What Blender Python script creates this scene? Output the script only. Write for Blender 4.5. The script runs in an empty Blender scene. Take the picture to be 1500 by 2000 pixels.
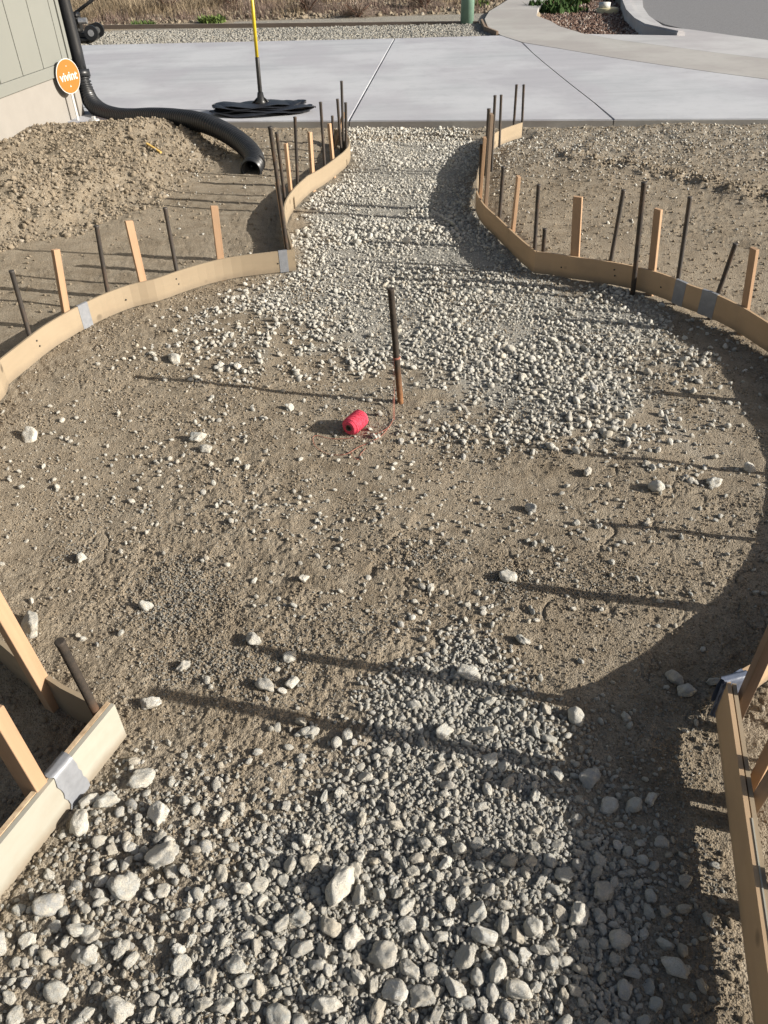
import bpy, bmesh, math, random
import numpy as np
from mathutils import Vector, Matrix, Euler
random.seed(7); rng = np.random.default_rng(11)
S = bpy.context.scene
COL = S.collection

# ------------------------------------------------------------------ camera
CAM_H, PITCH, ROLL, FPX = 1.6, math.radians(38.4), math.radians(1.9), 1500.0
_fw = np.array([0, math.cos(PITCH), -math.sin(PITCH)])
_r0 = np.array([1., 0, 0]); _u0 = np.cross(_r0, _fw)
_r = _r0*math.cos(ROLL) - _u0*math.sin(ROLL)
_u = _r0*math.sin(ROLL) + _u0*math.cos(ROLL)
_C = np.array([0, 0, CAM_H])
cam = bpy.data.cameras.new('camera'); cam_o = bpy.data.objects.new('camera', cam); COL.objects.link(cam_o)
cam.sensor_fit = 'VERTICAL'; cam.sensor_height = 24; cam.lens = 24*FPX/2000
cam.clip_start = 0.05; cam.clip_end = 2000
M = Matrix.Identity(4)
for i in range(3):
    M[i][0], M[i][1], M[i][2], M[i][3] = _r[i], _u[i], -_fw[i], _C[i]
cam_o.matrix_world = M
S.camera = cam_o

# ------------------------------------------------------------------ light
SUN_EL, SUN_AZ = math.radians(22.5), math.radians(-14.5)      # azimuth from +x, counter-clockwise
W = bpy.data.worlds.new('World'); S.world = W; W.use_nodes = True
nt = W.node_tree; nt.nodes.clear()
sky = nt.nodes.new('ShaderNodeTexSky'); sky.sky_type = 'NISHITA'; sky.sun_disc = False
sky.dust_density = 3.5; sky.ozone_density = .6
sky.sun_elevation = SUN_EL
sky.sun_rotation = math.pi/2 - SUN_AZ
bg = nt.nodes.new('ShaderNodeBackground'); bg.inputs[1].default_value = 0.062
wo = nt.nodes.new('ShaderNodeOutputWorld')
nt.links.new(sky.outputs[0], bg.inputs[0]); nt.links.new(bg.outputs[0], wo.inputs[0])
sl = bpy.data.lights.new('sun', 'SUN'); sl.energy = 5.0; sl.angle = math.radians(0.5); sl.color = (1, .95, .87)
so = bpy.data.objects.new('sun', sl); COL.objects.link(so)
SUNV = Vector((math.cos(SUN_EL)*math.cos(SUN_AZ), math.cos(SUN_EL)*math.sin(SUN_AZ), math.sin(SUN_EL)))
so.rotation_euler = SUNV.to_track_quat('Z', 'Y').to_euler(); so.location = SUNV*30
S.view_settings.view_transform = 'Standard'; S.view_settings.look = 'None'
S.view_settings.gamma = 1; S.view_settings.use_curve_mapping = False
S.view_settings.exposure = 0.75

# ------------------------------------------------------------------ helpers
def G(px, py, z=0.0):
    """ground point (at height z) that the photograph's point (px, py) of 1500x2000 shows"""
    d = _fw*FPX + _r*(px-750) - _u*(py-1000)
    t = (z-CAM_H)/d[2]
    return _C + d*t
def ray_top(base, px, py):
    d = _fw*FPX + _r*(px-750) - _u*(py-1000); d = d/np.linalg.norm(d)
    A = np.array([[0, 0, 1.], -d]).T
    x = np.linalg.lstsq(A, _C-base, rcond=None)[0]
    return _C + d*x[1]
def at_y(px, py, Y):
    d = _fw*FPX + _r*(px-750) - _u*(py-1000)
    return _C + d*(Y/d[1])

def hash2(ix, iy, seed):
    h = (ix.astype(np.int64)*374761393 + iy.astype(np.int64)*668265263 + seed*1442695041) & 0xffffffff
    h = ((h ^ (h >> 13))*1274126177) & 0xffffffff
    return ((h ^ (h >> 16)) & 0xffff)/65535.0
def vnoise(x, y, seed=0):
    x0 = np.floor(x); y0 = np.floor(y); fx = x-x0; fy = y-y0
    fx = fx*fx*fx*(fx*(fx*6-15)+10); fy = fy*fy*fy*(fy*(fy*6-15)+10)
    a = hash2(x0, y0, seed); b = hash2(x0+1, y0, seed); c = hash2(x0, y0+1, seed); d = hash2(x0+1, y0+1, seed)
    return (a*(1-fx)+b*fx)*(1-fy)+(c*(1-fx)+d*fx)*fy*1.0 - .5
def fbm(x, y, seed=0, octv=4, gain=.5):
    s = 0; a = 1; f = 1
    for o in range(octv):
        ca, sa = math.cos(o*1.3), math.sin(o*1.3)
        s = s + a*vnoise((x*ca-y*sa)*f+17.3*o, (x*sa+y*ca)*f-9.1*o, seed+o*7); a *= gain; f *= 2.03
    return s
def worley(x, y, seed=0):
    x0 = np.floor(x); y0 = np.floor(y); best = np.full(np.shape(x), 9.0); sec = best.copy()
    for i in (-1, 0, 1):
        for j in (-1, 0, 1):
            cx = x0+i; cy = y0+j
            px = cx+hash2(cx, cy, seed); py = cy+hash2(cx, cy, seed+5)
            d = np.hypot(px-x, py-y)
            sec = np.where(d < best, best, np.minimum(sec, d)); best = np.minimum(best, d)
    return best, sec
def sstep(a, b, x):
    t = np.clip((x-a)/(b-a), 0, 1); return t*t*(3-2*t)
def sdf(poly, x, y):
    """signed distance to a polygon, negative inside"""
    P = np.asarray(poly, float)[:, :2]; x = np.asarray(x, float); y = np.asarray(y, float)
    best = np.full(x.shape, 1e9); ins = np.zeros(x.shape, bool)
    for i in range(len(P)):
        a = P[i]; b = P[(i+1) % len(P)]; e = b-a
        t = np.clip(((x-a[0])*e[0]+(y-a[1])*e[1])/max(e@e, 1e-12), 0, 1)
        best = np.minimum(best, np.hypot(x-a[0]-t*e[0], y-a[1]-t*e[1]))
        c = ((a[1] > y) != (b[1] > y))
        with np.errstate(divide='ignore', invalid='ignore'):
            xi = (b[0]-a[0])*(y-a[1])/(b[1]-a[1]+1e-15)+a[0]
        ins ^= c & (x < xi)
    return np.where(ins, -best, best)
def PG(pts, z=0.0):
    return [tuple(G(px, py, z)[:2]) for px, py in pts]
def smooth_line(pts, n=8):
    """Catmull-Rom through the points"""
    P = [np.array(p, float) for p in pts]; P = [2*P[0]-P[1]]+P+[2*P[-1]-P[-2]]
    out = []
    for i in range(1, len(P)-2):
        for k in range(n):
            t = k/n; a, b, c, d = P[i-1], P[i], P[i+1], P[i+2]
            out.append(.5*((2*b)+(-a+c)*t+(2*a-5*b+4*c-d)*t*t+(-a+3*b-3*c+d)*t**3))
    out.append(P[-2]); return out

def tag(o, label=None, cat=None, group=None, kind=None):
    if label: o['label'] = label
    if cat: o['category'] = cat
    if group: o['group'] = group
    if kind: o['kind'] = kind
    return o
def empty(name, loc, label, cat, group=None):
    o = bpy.data.objects.new(name, None); COL.objects.link(o); o.location = Vector(loc)
    o.empty_display_size = .05
    return tag(o, label, cat, group)
def mesh_obj(name, verts, faces, mat=None, parent=None, smooth=False, link=True):
    me = bpy.data.meshes.new(name); me.from_pydata([tuple(v) for v in verts], [], faces); me.update()
    if mat: me.materials.append(mat)
    if smooth:
        me.polygons.foreach_set('use_smooth', [True]*len(me.polygons))
    o = bpy.data.objects.new(name, me)
    if link: COL.objects.link(o)
    if parent:
        o.parent = parent; o.matrix_parent_inverse = Matrix.Translation(-Vector(parent.location))
    return o
def bm_obj(name, bm, mat=None, parent=None, smooth=False):
    bmesh.ops.recalc_face_normals(bm, faces=bm.faces)
    me = bpy.data.meshes.new(name); bm.to_mesh(me); bm.free()
    if mat: me.materials.append(mat)
    if smooth: me.polygons.foreach_set('use_smooth', [True]*len(me.polygons))
    o = bpy.data.objects.new(name, me); COL.objects.link(o)
    if parent:
        o.parent = parent; o.matrix_parent_inverse = Matrix.Translation(-Vector(parent.location))
    return o
def frame_mat(p0, p1, side=None):
    z = (Vector(p1)-Vector(p0)).normalized()
    s = Vector(side) if side is not None else Vector((1, 0, 0))
    y = z.cross(s).normalized(); x = y.cross(z).normalized()
    m = Matrix.Identity(4)
    for i in range(3): m[i][0], m[i][1], m[i][2], m[i][3] = x[i], y[i], z[i], p0[i]
    return m
def bm_box(bm, m, sx, sy, z0, z1, bevel=0):
    vs = [bm.verts.new(m @ Vector((x*sx/2, y*sy/2, z))) for z in (z0, z1) for x, y in ((-1, -1), (1, -1), (1, 1), (-1, 1))]
    fs = [bm.faces.new([vs[i] for i in f]) for f in ((3, 2, 1, 0), (4, 5, 6, 7), (0, 1, 5, 4), (1, 2, 6, 5), (2, 3, 7, 6), (3, 0, 4, 7))]
    if bevel:
        es = set(e for f in fs for e in f.edges)
        bmesh.ops.bevel(bm, geom=list(es), offset=bevel, segments=1, affect='EDGES')
def bm_tube(bm, pts, rad, seg=12, cap=True, ref=None):
    rads = rad if hasattr(rad, '__len__') else [rad]*len(pts)
    pts = [Vector(p) for p in pts]; rings = []
    up = Vector(ref) if ref else Vector((0.13, 0.2, 1)); prev = None
    for i, p in enumerate(pts):
        t = (pts[min(i+1, len(pts)-1)]-pts[max(i-1, 0)])
        if t.length < 1e-9: t = prev_t
        t.normalize(); prev_t = t
        if prev is None:
            a = t.cross(up)
            if a.length < 1e-3: a = t.cross(Vector((1, 0, 0)))
        else:
            a = prev-t*prev.dot(t)
        a.normalize(); prev = a; b = t.cross(a)
        rings.append([bm.verts.new(p+(a*math.cos(2*math.pi*k/seg)+b*math.sin(2*math.pi*k/seg))*rads[i]) for k in range(seg)])
    for r1, r2 in zip(rings, rings[1:]):
        for k in range(seg):
            bm.faces.new((r1[k], r1[(k+1) % seg], r2[(k+1) % seg], r2[k]))
    if cap:
        bm.faces.new(rings[0][::-1]); bm.faces.new(rings[-1])
    return rings

# ------------------------------------------------------------------ materials
class NT:
    def __init__(s, name, rough=.8, spec=.3):
        s.m = bpy.data.materials.new(name); s.m.use_nodes = True; s.t = s.m.node_tree
        s.b = s.t.nodes['Principled BSDF']; s.b.inputs['Roughness'].default_value = rough
        s.b.inputs['Specular IOR Level'].default_value = spec
        s.co = s.n('ShaderNodeTexCoord')
    def n(s, typ, **kw):
        o = s.t.nodes.new(typ)
        for k, v in kw.items(): setattr(o, k, v)
        return o
    def l(s, a, b): s.t.links.new(a, b)
    def noise(s, scale, detail=4, rough=.55, vec=None, out='Fac', stretch=None):
        o = s.n('ShaderNodeTexNoise'); o.inputs['Scale'].default_value = scale
        o.inputs['Detail'].default_value = detail; o.inputs['Roughness'].default_value = rough
        v = vec or s.co.outputs['Object']
        if stretch:
            mp = s.n('ShaderNodeMapping'); mp.inputs['Scale'].default_value = stretch; s.l(v, mp.inputs[0]); v = mp.outputs[0]
        s.l(v, o.inputs['Vector']); return o.outputs[out]
    def voro(s, scale, vec=None, feature='F1', out='Distance'):
        o = s.n('ShaderNodeTexVoronoi'); o.feature = feature; o.inputs['Scale'].default_value = scale
        s.l(vec or s.co.outputs['Object'], o.inputs['Vector']); return o.outputs[out]
    def ramp(s, fac, stops):
        o = s.n('ShaderNodeValToRGB'); e = o.color_ramp.elements
        while len(e) > 1: e.remove(e[-1])
        e[0].position = stops[0][0]; e[0].color = (*stops[0][1], 1)
        for p, c in stops[1:]:
            q = e.new(p); q.color = (*c, 1)
        s.l(fac, o.inputs[0]); return o.outputs[0]
    def mix(s, fac, a, b, mode='MIX'):
        o = s.n('ShaderNodeMix'); o.data_type = 'RGBA'; o.blend_type = mode
        for sock, v in ((o.inputs[0], fac), (o.inputs[6], a), (o.inputs[7], b)):
            if hasattr(v, 'is_output'): s.l(v, sock)
            elif isinstance(v, (int, float)): sock.default_value = v
            else: sock.default_value = (*v, 1)
        return o.outputs[2]
    def math(s, op, a, b=0.0):
        o = s.n('ShaderNodeMath', operation=op)
        for sock, v in ((o.inputs[0], a), (o.inputs[1], b)):
            if hasattr(v, 'is_output'): s.l(v, sock)
            else: sock.default_value = v
        return o.outputs[0]
    def color(s, c):
        if hasattr(c, 'is_output'): s.l(c, s.b.inputs['Base Color'])
        else: s.b.inputs['Base Color'].default_value = (*c, 1)
    def bump(s, h, strength=.4, dist=.002, prev=None):
        o = s.n('ShaderNodeBump'); o.inputs['Strength'].default_value = strength; o.inputs['Distance'].default_value = dist
        s.l(h, o.inputs['Height'])
        if prev: s.l(prev, o.inputs['Normal'])
        s.l(o.outputs[0], s.b.inputs['Normal']); return o.outputs[0]

SOIL_A, SOIL_B, SOIL_C = (.198, .160, .113), (.298, .246, .180), (.140, .110, .075)
def mk_soil():
    k = NT('soil', .95, .15)
    a = k.noise(1.3, 5, .6); b = k.noise(11, 6, .65); c = k.noise(160, 3, .6)
    c1 = k.ramp(a, [(.36, SOIL_A), (.62, SOIL_B)])
    c2 = k.mix(k.ramp(b, [(.38, (0, 0, 0)), (.7, (1, 1, 1))]), c1, (.345, .296, .226))
    c3 = k.mix(k.ramp(c, [(.3, (1, 1, 1)), (.5, (0, 0, 0))]), c2, SOIL_C)
    v = k.voro(330)
    c4 = k.mix(k.ramp(v, [(.0, (.55, .55, .55)), (.22, (0, 0, 0))]), c3, (.36, .33, .28))
    at = k.n('ShaderNodeAttribute'); at.attribute_name = 'grit'
    gm = k.math('MULTIPLY', at.outputs['Fac'], k.ramp(k.noise(26, 5, .7), [(.3, (.55, .55, .55)), (.55, (1, 1, 1))]))
    gc = k.ramp(k.noise(240, 3, .7), [(.35, (.20, .19, .165)), (.65, (.40, .39, .35))])
    k.color(k.mix(gm, c4, gc))
    n1 = k.bump(k.noise(90, 6, .72), .8, .007)
    n2 = k.bump(k.voro(210), .8, .004, n1)
    k.bump(k.noise(520, 2, .6), .6, .002, n2)
    return k.m
def mk_crumb(name='soil_crumb', stops=None):
    k = NT(name, .95, .1)
    r = k.n('ShaderNodeObjectInfo').outputs['Random']
    c = k.ramp(r, list(stops) if stops else [(0, (.16, .127, .088)), (.45, (.25, .203, .145)), (.8, (.335, .278, .205)), (.92, (.38, .34, .285)), (1, (.50, .475, .43))])
    c2 = k.mix(k.noise(60, 3), c, (.245, .205, .152)); k.color(c2)
    k.bump(k.noise(90, 5, .7), .6, .004); return k.m
def mk_stone(name='gravel_stone', gain=1.0):
    k = NT(name, .88, .25)
    r = k.n('ShaderNodeObjectInfo').outputs['Random']
    g = lambda t: tuple(min(.9, x*gain) for x in t)
    c = k.ramp(r, [(0, g((.20, .20, .19))), (.22, g((.36, .355, .325))), (.45, g((.28, .29, .278))), (.66, g((.43, .42, .385))), (.76, g((.33, .315, .275))),
                   (.86, g((.33, .29, .225))), (.93, g((.19, .20, .21))), (1, g((.53, .525, .49)))])
    n = k.noise(2.2, 5, .65)
    c2 = k.mix(k.ramp(n, [(.38, (.1, .1, .1)), (.62, (.85, .85, .85))]), c, g((.36, .33, .27)))
    sp = k.noise(16, 4, .7)
    c3 = k.mix(k.ramp(sp, [(.36, (.7, .7, .7)), (.52, (0, 0, 0))]), c2, g((.19, .185, .175)))
    k.color(c3)
    n1 = k.bump(k.noise(3.0, 8, .78), .95, .007)
    k.bump(k.noise(13, 5, .7), .8, .002, n1); return k.m
def mk_concrete(name, ca, cb, sc=1.0):
    k = NT(name, .85, .25)
    st = k.noise(1.0, 6, .65, stretch=(.22, 3.4, 1)); a = k.noise(.7, 5, .6)
    c = k.ramp(st, [(.34, ca), (.66, cb)])
    c = k.mix(k.ramp(k.noise(.9, 3, .5, stretch=(1, .5, 1)), [(.44, (0, 0, 0)), (.52, (.5, .5, .5))]), c, (ca[0]*1.02, ca[1]*.96, ca[2]*.98))
    c2 = k.mix(k.ramp(a, [(.45, (0, 0, 0)), (.60, (.7, .7, .7))]), c, tuple(x*1.10 for x in cb))
    sp = k.noise(9, 6, .7)
    c3 = k.mix(k.ramp(sp, [(.52, (0, 0, 0)), (.75, (.3, .3, .3))]), c2, tuple(x*.78 for x in ca))
    k.color(c3); k.bump(k.noise(140, 3, .6, stretch=(.15, 1, 1)), .35, .003)
    return k.m
def mk_wood(name, ca, cb, stretch=(30, 30, 1.6), knots=True):
    k = NT(name, .75, .25)
    g = k.noise(1.0, 6, .6, stretch=stretch)
    c = k.ramp(g, [(.3, ca), (.68, cb)])
    rr = k.n('ShaderNodeObjectInfo').outputs['Random']
    c = k.mix(k.math('MULTIPLY', rr, .35), c, tuple(x*.72 for x in ca))
    if knots:
        v = k.voro(7.0)
        c = k.mix(k.ramp(v, [(.0, (.95, .95, .95)), (.10, (.6, .6, .6)), (.15, (0, 0, 0))]), c, tuple(x*.35 for x in ca))
    d = k.noise(8, 4, .6)
    c = k.mix(k.ramp(d, [(.5, (0, 0, 0)), (.8, (.35, .35, .35))]), c, (.25, .19, .13))
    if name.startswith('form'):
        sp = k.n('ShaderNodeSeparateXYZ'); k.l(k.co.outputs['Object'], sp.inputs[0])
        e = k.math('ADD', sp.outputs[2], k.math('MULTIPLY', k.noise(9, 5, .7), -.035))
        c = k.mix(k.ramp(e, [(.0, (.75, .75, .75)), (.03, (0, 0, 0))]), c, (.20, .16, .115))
    k.color(c); k.bump(g, .3, .002); return k.m
def mk_simple(name, col, rough=.6, spec=.4, var=.25, sc=20, metal=0, bump=.2):
    k = NT(name, rough, spec); n = k.noise(sc, 5, .65)
    k.color(k.ramp(n, [(.3, tuple(x*(1-var) for x in col)), (.7, tuple(min(1, x*(1+var)) for x in col))]))
    k.b.inputs['Metallic'].default_value = metal
    if bump: k.bump(n, bump, .002)
    return k.m
def mk_steel():
    k = NT('weathered_steel', .62, .5)
    n = k.noise(24, 6, .7, stretch=(1, 1, .35)); r = k.n('ShaderNodeObjectInfo').outputs['Random']
    c = k.ramp(n, [(.3, (.022, .020, .019)), (.5, (.048, .040, .034)), (.64, (.10, .062, .038)), (.78, (.17, .155, .14))])
    c = k.mix(k.math('MULTIPLY', r, .4), c, (.10, .095, .09)); k.color(c)
    k.b.inputs['Metallic'].default_value = .35; k.bump(n, .5, .002); return k.m
def mk_rust():
    k = NT('rusty_steel', .8, .3); n = k.noise(30, 6, .7)
    sep = k.n('ShaderNodeSeparateXYZ'); k.l(k.co.outputs['Object'], sep.inputs[0])
    low = k.ramp(k.math('ADD', sep.outputs[2], k.math('MULTIPLY', n, .12)), [(.18, (1, 1, 1)), (.34, (0, 0, 0))])
    a = k.ramp(n, [(.3, (.022, .020, .018)), (.7, (.06, .046, .035))]); b = k.ramp(n, [(.3, (.12, .05, .02)), (.7, (.30, .15, .07))])
    k.color(k.mix(low, a, b)); k.bump(n, .6, .002); return k.m

m_soil = mk_soil(); m_crumb = mk_crumb(); m_clod = mk_crumb('soil_clod', ((0, (.17, .135, .095)), (.5, (.235, .192, .14)), (.9, (.29, .242, .18)), (1, (.38, .35, .30)))); m_stone = mk_stone('gravel_stone', 1.58)
m_farstone = mk_stone('far_gravel_stone', .88)
m_conc = mk_concrete('fresh_concrete', (.350, .362, .385), (.440, .450, .468))
m_walk = mk_concrete('sidewalk_concrete', (.325, .318, .30), (.385, .375, .355))
m_gutter = mk_concrete('curb_concrete', (.36, .36, .365), (.44, .44, .44))
m_edge = mk_concrete('slab_edge_concrete', (.20, .19, .175), (.30, .29, .27))
m_asph = mk_simple('asphalt', (.19, .19, .195), .9, .2, .25, 60, 0, .5)
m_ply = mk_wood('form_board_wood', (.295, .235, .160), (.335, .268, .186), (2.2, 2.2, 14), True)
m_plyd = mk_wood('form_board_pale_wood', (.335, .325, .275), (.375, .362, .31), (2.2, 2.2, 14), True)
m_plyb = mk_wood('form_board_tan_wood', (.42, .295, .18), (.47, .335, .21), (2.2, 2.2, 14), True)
m_stake = mk_wood('stake_wood', (.36, .225, .135), (.46, .31, .195))
m_stake2 = mk_wood('weathered_stake_wood', (.22, .16, .115), (.33, .25, .185))
m_stake3 = mk_wood('dark_stake_wood', (.13, .09, .065), (.22, .16, .12))
m_lam = mk_wood('edge_ply_wood', (.32, .22, .13), (.60, .47, .32), (60, 60, 60), False)
m_steel = mk_steel(); m_rust = mk_rust()
m_tape = mk_simple('duct_tape', (.23, .24, .26), .45, .5, .12, 40, .1, .5)
m_bluetape = mk_simple('blue_grey_plastic', (.12, .14, .19), .35, .5, .2, 30, 0, .6)
m_black = mk_simple('black_plastic', (.016, .017, .019), .38, .5, .25, 14)
m_tarp = mk_simple('black_sheet', (.020, .022, .028), .45, .5, .3, 10)
m_pink = mk_simple('pink_twine', (.62, .075, .12), .85, .2, .3, 300)
m_pinks = mk_simple('pink_string', (.38, .15, .11), .8, .2, .15, 100, 0, 0)
m_card = mk_simple('cardboard_core', (.16, .10, .07), .9, .2, .2, 60)
m_orange = mk_simple('sign_orange', (.68, .135, .02), .45, .4, .03, 3, 0, 0)
m_white = mk_simple('white_plastic', (.50, .50, .48), .45, .4, .05, 10, 0, 0)
m_side = mk_simple('siding_paint', (.190, .194, .174), .7, .3, .03, 2, 0, 0)
m_found = mk_simple('foundation_render', (.262, .245, .222), .85, .2, .05, 5, 0, .15)
m_yellow = mk_simple('yellow_handle', (.50, .38, .015), .4, .5, .08, 15, 0, 0)
m_green = mk_simple('green_pipe', (.17, .27, .21), .5, .4, .12, 8, 0, 0)
m_bark = mk_simple('bark_mulch', (.16, .10, .075), .95, .1, .5, 40)
m_fieldsoil = mk_simple('field_soil', (.16, .12, .09), .95, .1, .4, 3)
m_valve = mk_simple('valve_lid', (.50, .44, .27), .6, .3, .1, 20)
m_dark = mk_simple('dark_metal', (.03, .03, .03), .4, .5, .3, 30, .4)
m_chrome = mk_simple('bright_metal', (.45, .45, .45), .3, .5, .2, 30, .7)

# ------------------------------------------------------------------ layout, all in metres on the ground
ZT, BH = .130, .115                      # form boards: height of the top edge, board height
CX, CY, CR = .08, 2.70, 1.66
circ = lambda a, r=CR: (CX+r*math.cos(math.radians(a)), CY+r*math.sin(math.radians(a)))
LC = PG([(575, 488), (510, 495), (450, 503), (400, 514), (350, 529), (300, 546), (252, 557), (205, 574), (170, 590), (130, 611), (85, 638), (40, 672), (0, 703)], ZT)
ang = lambda p: math.degrees(math.atan2(p[1]-CY, p[0]-CX)) % 360
a0 = ang(LC[-1])
LEND = G(205, 1390, ZT)[:2]; a1 = ang(LEND)
LCN = [circ(a, 1.67+.05*(i/14)) for i, a in enumerate(np.linspace(a0+3, a1, 15))]
RC = PG([(1046, 492), (1085, 496), (1128, 503), (1180, 510), (1231, 519), (1293, 535), (1347, 557), (1384, 570), (1446, 599), (1500, 632)], ZT)
b0 = ang(RC[-1]); REND = G(1428, 1322, .14)[:2]; b1 = ang(REND)-360
RCN = [circ(a, 1.66+.03*(i/18)) for i, a in enumerate(np.linspace(b0-3, b1, 19))]+[tuple(G(1412, 1332, .14)[:2])]
LP1 = smooth_line(PG([(572, 484), (562, 445), (556, 412), (562, 388), (580, 364), (603, 343)], ZT), 4)
LP2 = smooth_line(PG([(603, 343), (630, 328), (655, 310), (676, 293), (683, 279), (681, 266), (668, 257), (650, 250)], ZT), 4)
RP2 = smooth_line(PG([(1019, 239), (1000, 245), (978, 253), (962, 263), (948, 285), (938, 315), (931, 345), (930, 374)], ZT), 4)
RP1 = smooth_line(PG([(930, 374), (936, 388), (948, 404), (970, 424), (992, 445), (1018, 469), (1046, 492)], ZT), 4)
NL0 = G(224, 1376, .135)[:2]; NLm = G(122, 1500, .135)[:2]
dl = (NLm-NL0)/np.linalg.norm(NLm-NL0)
NR0 = G(1418, 1325, .142)[:2]; NRm = G(1470, 1690, .142)[:2]; dr = (NRm-NR0)/np.linalg.norm(NRm-NR0)
NL1 = NL0+dl*1.5; NR1 = NR0+dr*1.5
INSIDE = [*LC[::-1][:0], *[tuple(p) for p in LP2[::-1]], *[tuple(p) for p in LP1[::-1]], *LC, *LCN, tuple(NL0), tuple(NL1), tuple(NR1), tuple(NR0), *RCN[::-1], *RC[::-1],
          *[tuple(p) for p in RP1[::-1]], *[tuple(p) for p in RP2[::-1]]]

SLAB_Z = .09
HDIR = np.array([math.sin(math.radians(9.8)), math.cos(math.radians(9.8))]); HN = np.array([HDIR[1], -HDIR[0]])
HC = G(170, 243)[:2]                                  # corner of the house
MOUND = PG([(-260, 560), (-60, 525), (60, 478), (150, 470), (215, 435), (300, 412), (352, 368), (415, 330), (450, 300), (430, 262), (390, 244)]) + [(-1.55, 7.45), (-2.2, 7.9), (-3.6, 8.0), (-5.0, 6.0)]
BERM = [tuple(G(px, py)[:2]) for px, py in [(1120, 318), (1230, 335), (1330, 358), (1420, 378), (1540, 408), (1700, 450)]]
BED = PG([(1048, 32), (1076, 41), (1100, 53), (1140, 66), (1200, 68), (1322, 69), (1262, 56), (1240, 44), (1222, 25), (1214, 0), (1180, -40), (1100, -45), (1066, -10)], .06)

def line_dist(L, x, y):
    best = np.full(np.shape(x), 1e9)
    for a, b in zip(L, L[1:]):
        a = np.array(a); e = np.array(b)-a
        t = np.clip(((x-a[0])*e[0]+(y-a[1])*e[1])/(e@e), 0, 1)
        best = np.minimum(best, np.hypot(x-a[0]-t*e[0], y-a[1]-t*e[1]))
    return best
def near_w(x, y): return sstep(9.5, 7.6, y)
def height(x, y):
    x = np.asarray(x, float); y = np.asarray(y, float)
    near = near_w(x, y)
    h = .020*fbm(x*1.1, y*1.1, 3, 3) + .008*fbm(x*5, y*5, 9, 3)
    rough = sstep(-.25, .35, fbm(x*1.7+4, y*1.7, 21, 3))
    h = h + (.0025+.0045*rough)*fbm(x*26, y*26, 5, 5, .64)
    f1, f2 = worley(x*30+fbm(x*9, y*9, 8, 2)*3, y*30+fbm(x*9, y*9, 12, 2)*3, 4)
    h = h + .0025*rough*(0.6-np.minimum(f1, .6))*1.6
    f1, f2 = worley(x*75, y*75, 14)
    h = h + .0032*(.5-np.minimum(f1, .5))*2*(.4+rough)
    # small cracks and scrapes
    g1, g2 = worley(x*5+fbm(x*4, y*4, 31, 3)*2.2, y*5+fbm(x*4, y*4, 37, 3)*2.2, 33)
    h = h - .006*sstep(.045, .0, g2-g1)*sstep(.0, .25, fbm(x*2.2, y*2.2, 41, 2))
    s = sdf(INSIDE, x, y)
    out = sstep(.02, .20, s)
    side = sstep(1.6, 2.6, y)
    h = h*(1-.5*out*sstep(6, 3, y)) + out*(.030*side)
    # trodden rake lines outside
    h = h + out*.004*np.sin(y*55+3*fbm(x*1.2, y*3, 55, 2)*6)*sstep(.3, 1., x)*sstep(-.1, .2, fbm(x*.9, y*.9, 61, 2))
    m = sdf(MOUND, x, y)
    mm = sstep(.05, -.75, m+.18*fbm(x*3, y*3, 71, 3))
    h = h + mm*(.135+.06*fbm(x*2.2, y*2.2, 73, 3)) + sstep(.0, -.15, m)*(.022*fbm(x*9, y*9, 77, 4, .6)+.008*fbm(x*40, y*40, 79, 3, .6))
    pk = G(300, 235, .2); h = h + .10*np.exp(-((x-pk[0])**2/.10+(y-pk[1])**2/.10))
    b = line_dist(BERM, x, y)
    h = h + np.exp(-(b/.15)**2)*(.020+.040*fbm(x*8, y*8, 81, 4, .6))
    h = h + sstep(.5, 1.5, x)*sstep(5.2, 6.4, y)*out*(.018*fbm(x*7, y*7, 85, 4, .65)+.012)
    far = sstep(8.6, 9.4, y)
    h = h*near + (1-near)*.0 + far*(.035+.02*fbm(x*.8, y*.8, 91, 3)*sstep(15.8, 17, y))
    h = np.where(y > 9, np.minimum(h, .062+.25*sstep(16.6, 30, y)), h)
    h = np.where((y > 7.1) & (sdf(SLAB_ALL, x, y) < -.06), np.minimum(h, .04), h)
    bd = sdf(BED, x, y); h = h - sstep(.02, -.10, bd)*.12*(y > 11)
    h = h + .05*np.clip((s-3)/40, 0, 6)*sstep(30, 80, y)
    return h

def edge_pt(px, py): return tuple(G(px, py, SLAB_Z)[:2])
E0 = np.array(edge_pt(420, 237)); E1 = np.array(edge_pt(1480, 232)); ed = (E1-E0)/np.linalg.norm(E1-E0)
FAR0 = np.array(edge_pt(160, 88)); FAR1 = np.array(edge_pt(900, 72)); fd = (FAR1-FAR0)/np.linalg.norm(FAR1-FAR0)
J1a = E0+ed*np.dot(np.array(edge_pt(682, 235))-E0, ed); J1b = FAR0+fd*np.dot(np.array(edge_pt(771, 75))-FAR0, fd)
K1a = E0+ed*np.dot(np.array(edge_pt(1199, 233))-E0, ed)
K1 = [edge_pt(1160, 200), edge_pt(1110, 161), edge_pt(1062, 122), edge_pt(1040, 103), edge_pt(1020, 83)]
SWL = [edge_pt(*p) for p in [(1020, 83), (1100, 96), (1200, 113), (1300, 128), (1400, 142), (1500, 155), (1700, 182), (1950, 216)]]
SWU = [edge_pt(*p) for p in [(1140, 66), (1200, 77), (1300, 90), (1400, 103), (1500, 115), (1700, 138), (1950, 165)]]
SWR = [edge_pt(*p) for p in [(1092, 51), (1076, 41), (1048, 31), (1051, 18), (1066, -1), (1100, -28), (1170, -60)]]
SWLft = [edge_pt(*p) for p in [(1110, -72), (1040, -40), (1003, -8), (975, 10), (955, 22), (946, 37), (952, 52), (978, 69)]]
GUT = [edge_pt(*p) for p in [(1322, 69), (1400, 79), (1500, 91), (1700, 112), (1950, 135)]]
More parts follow.
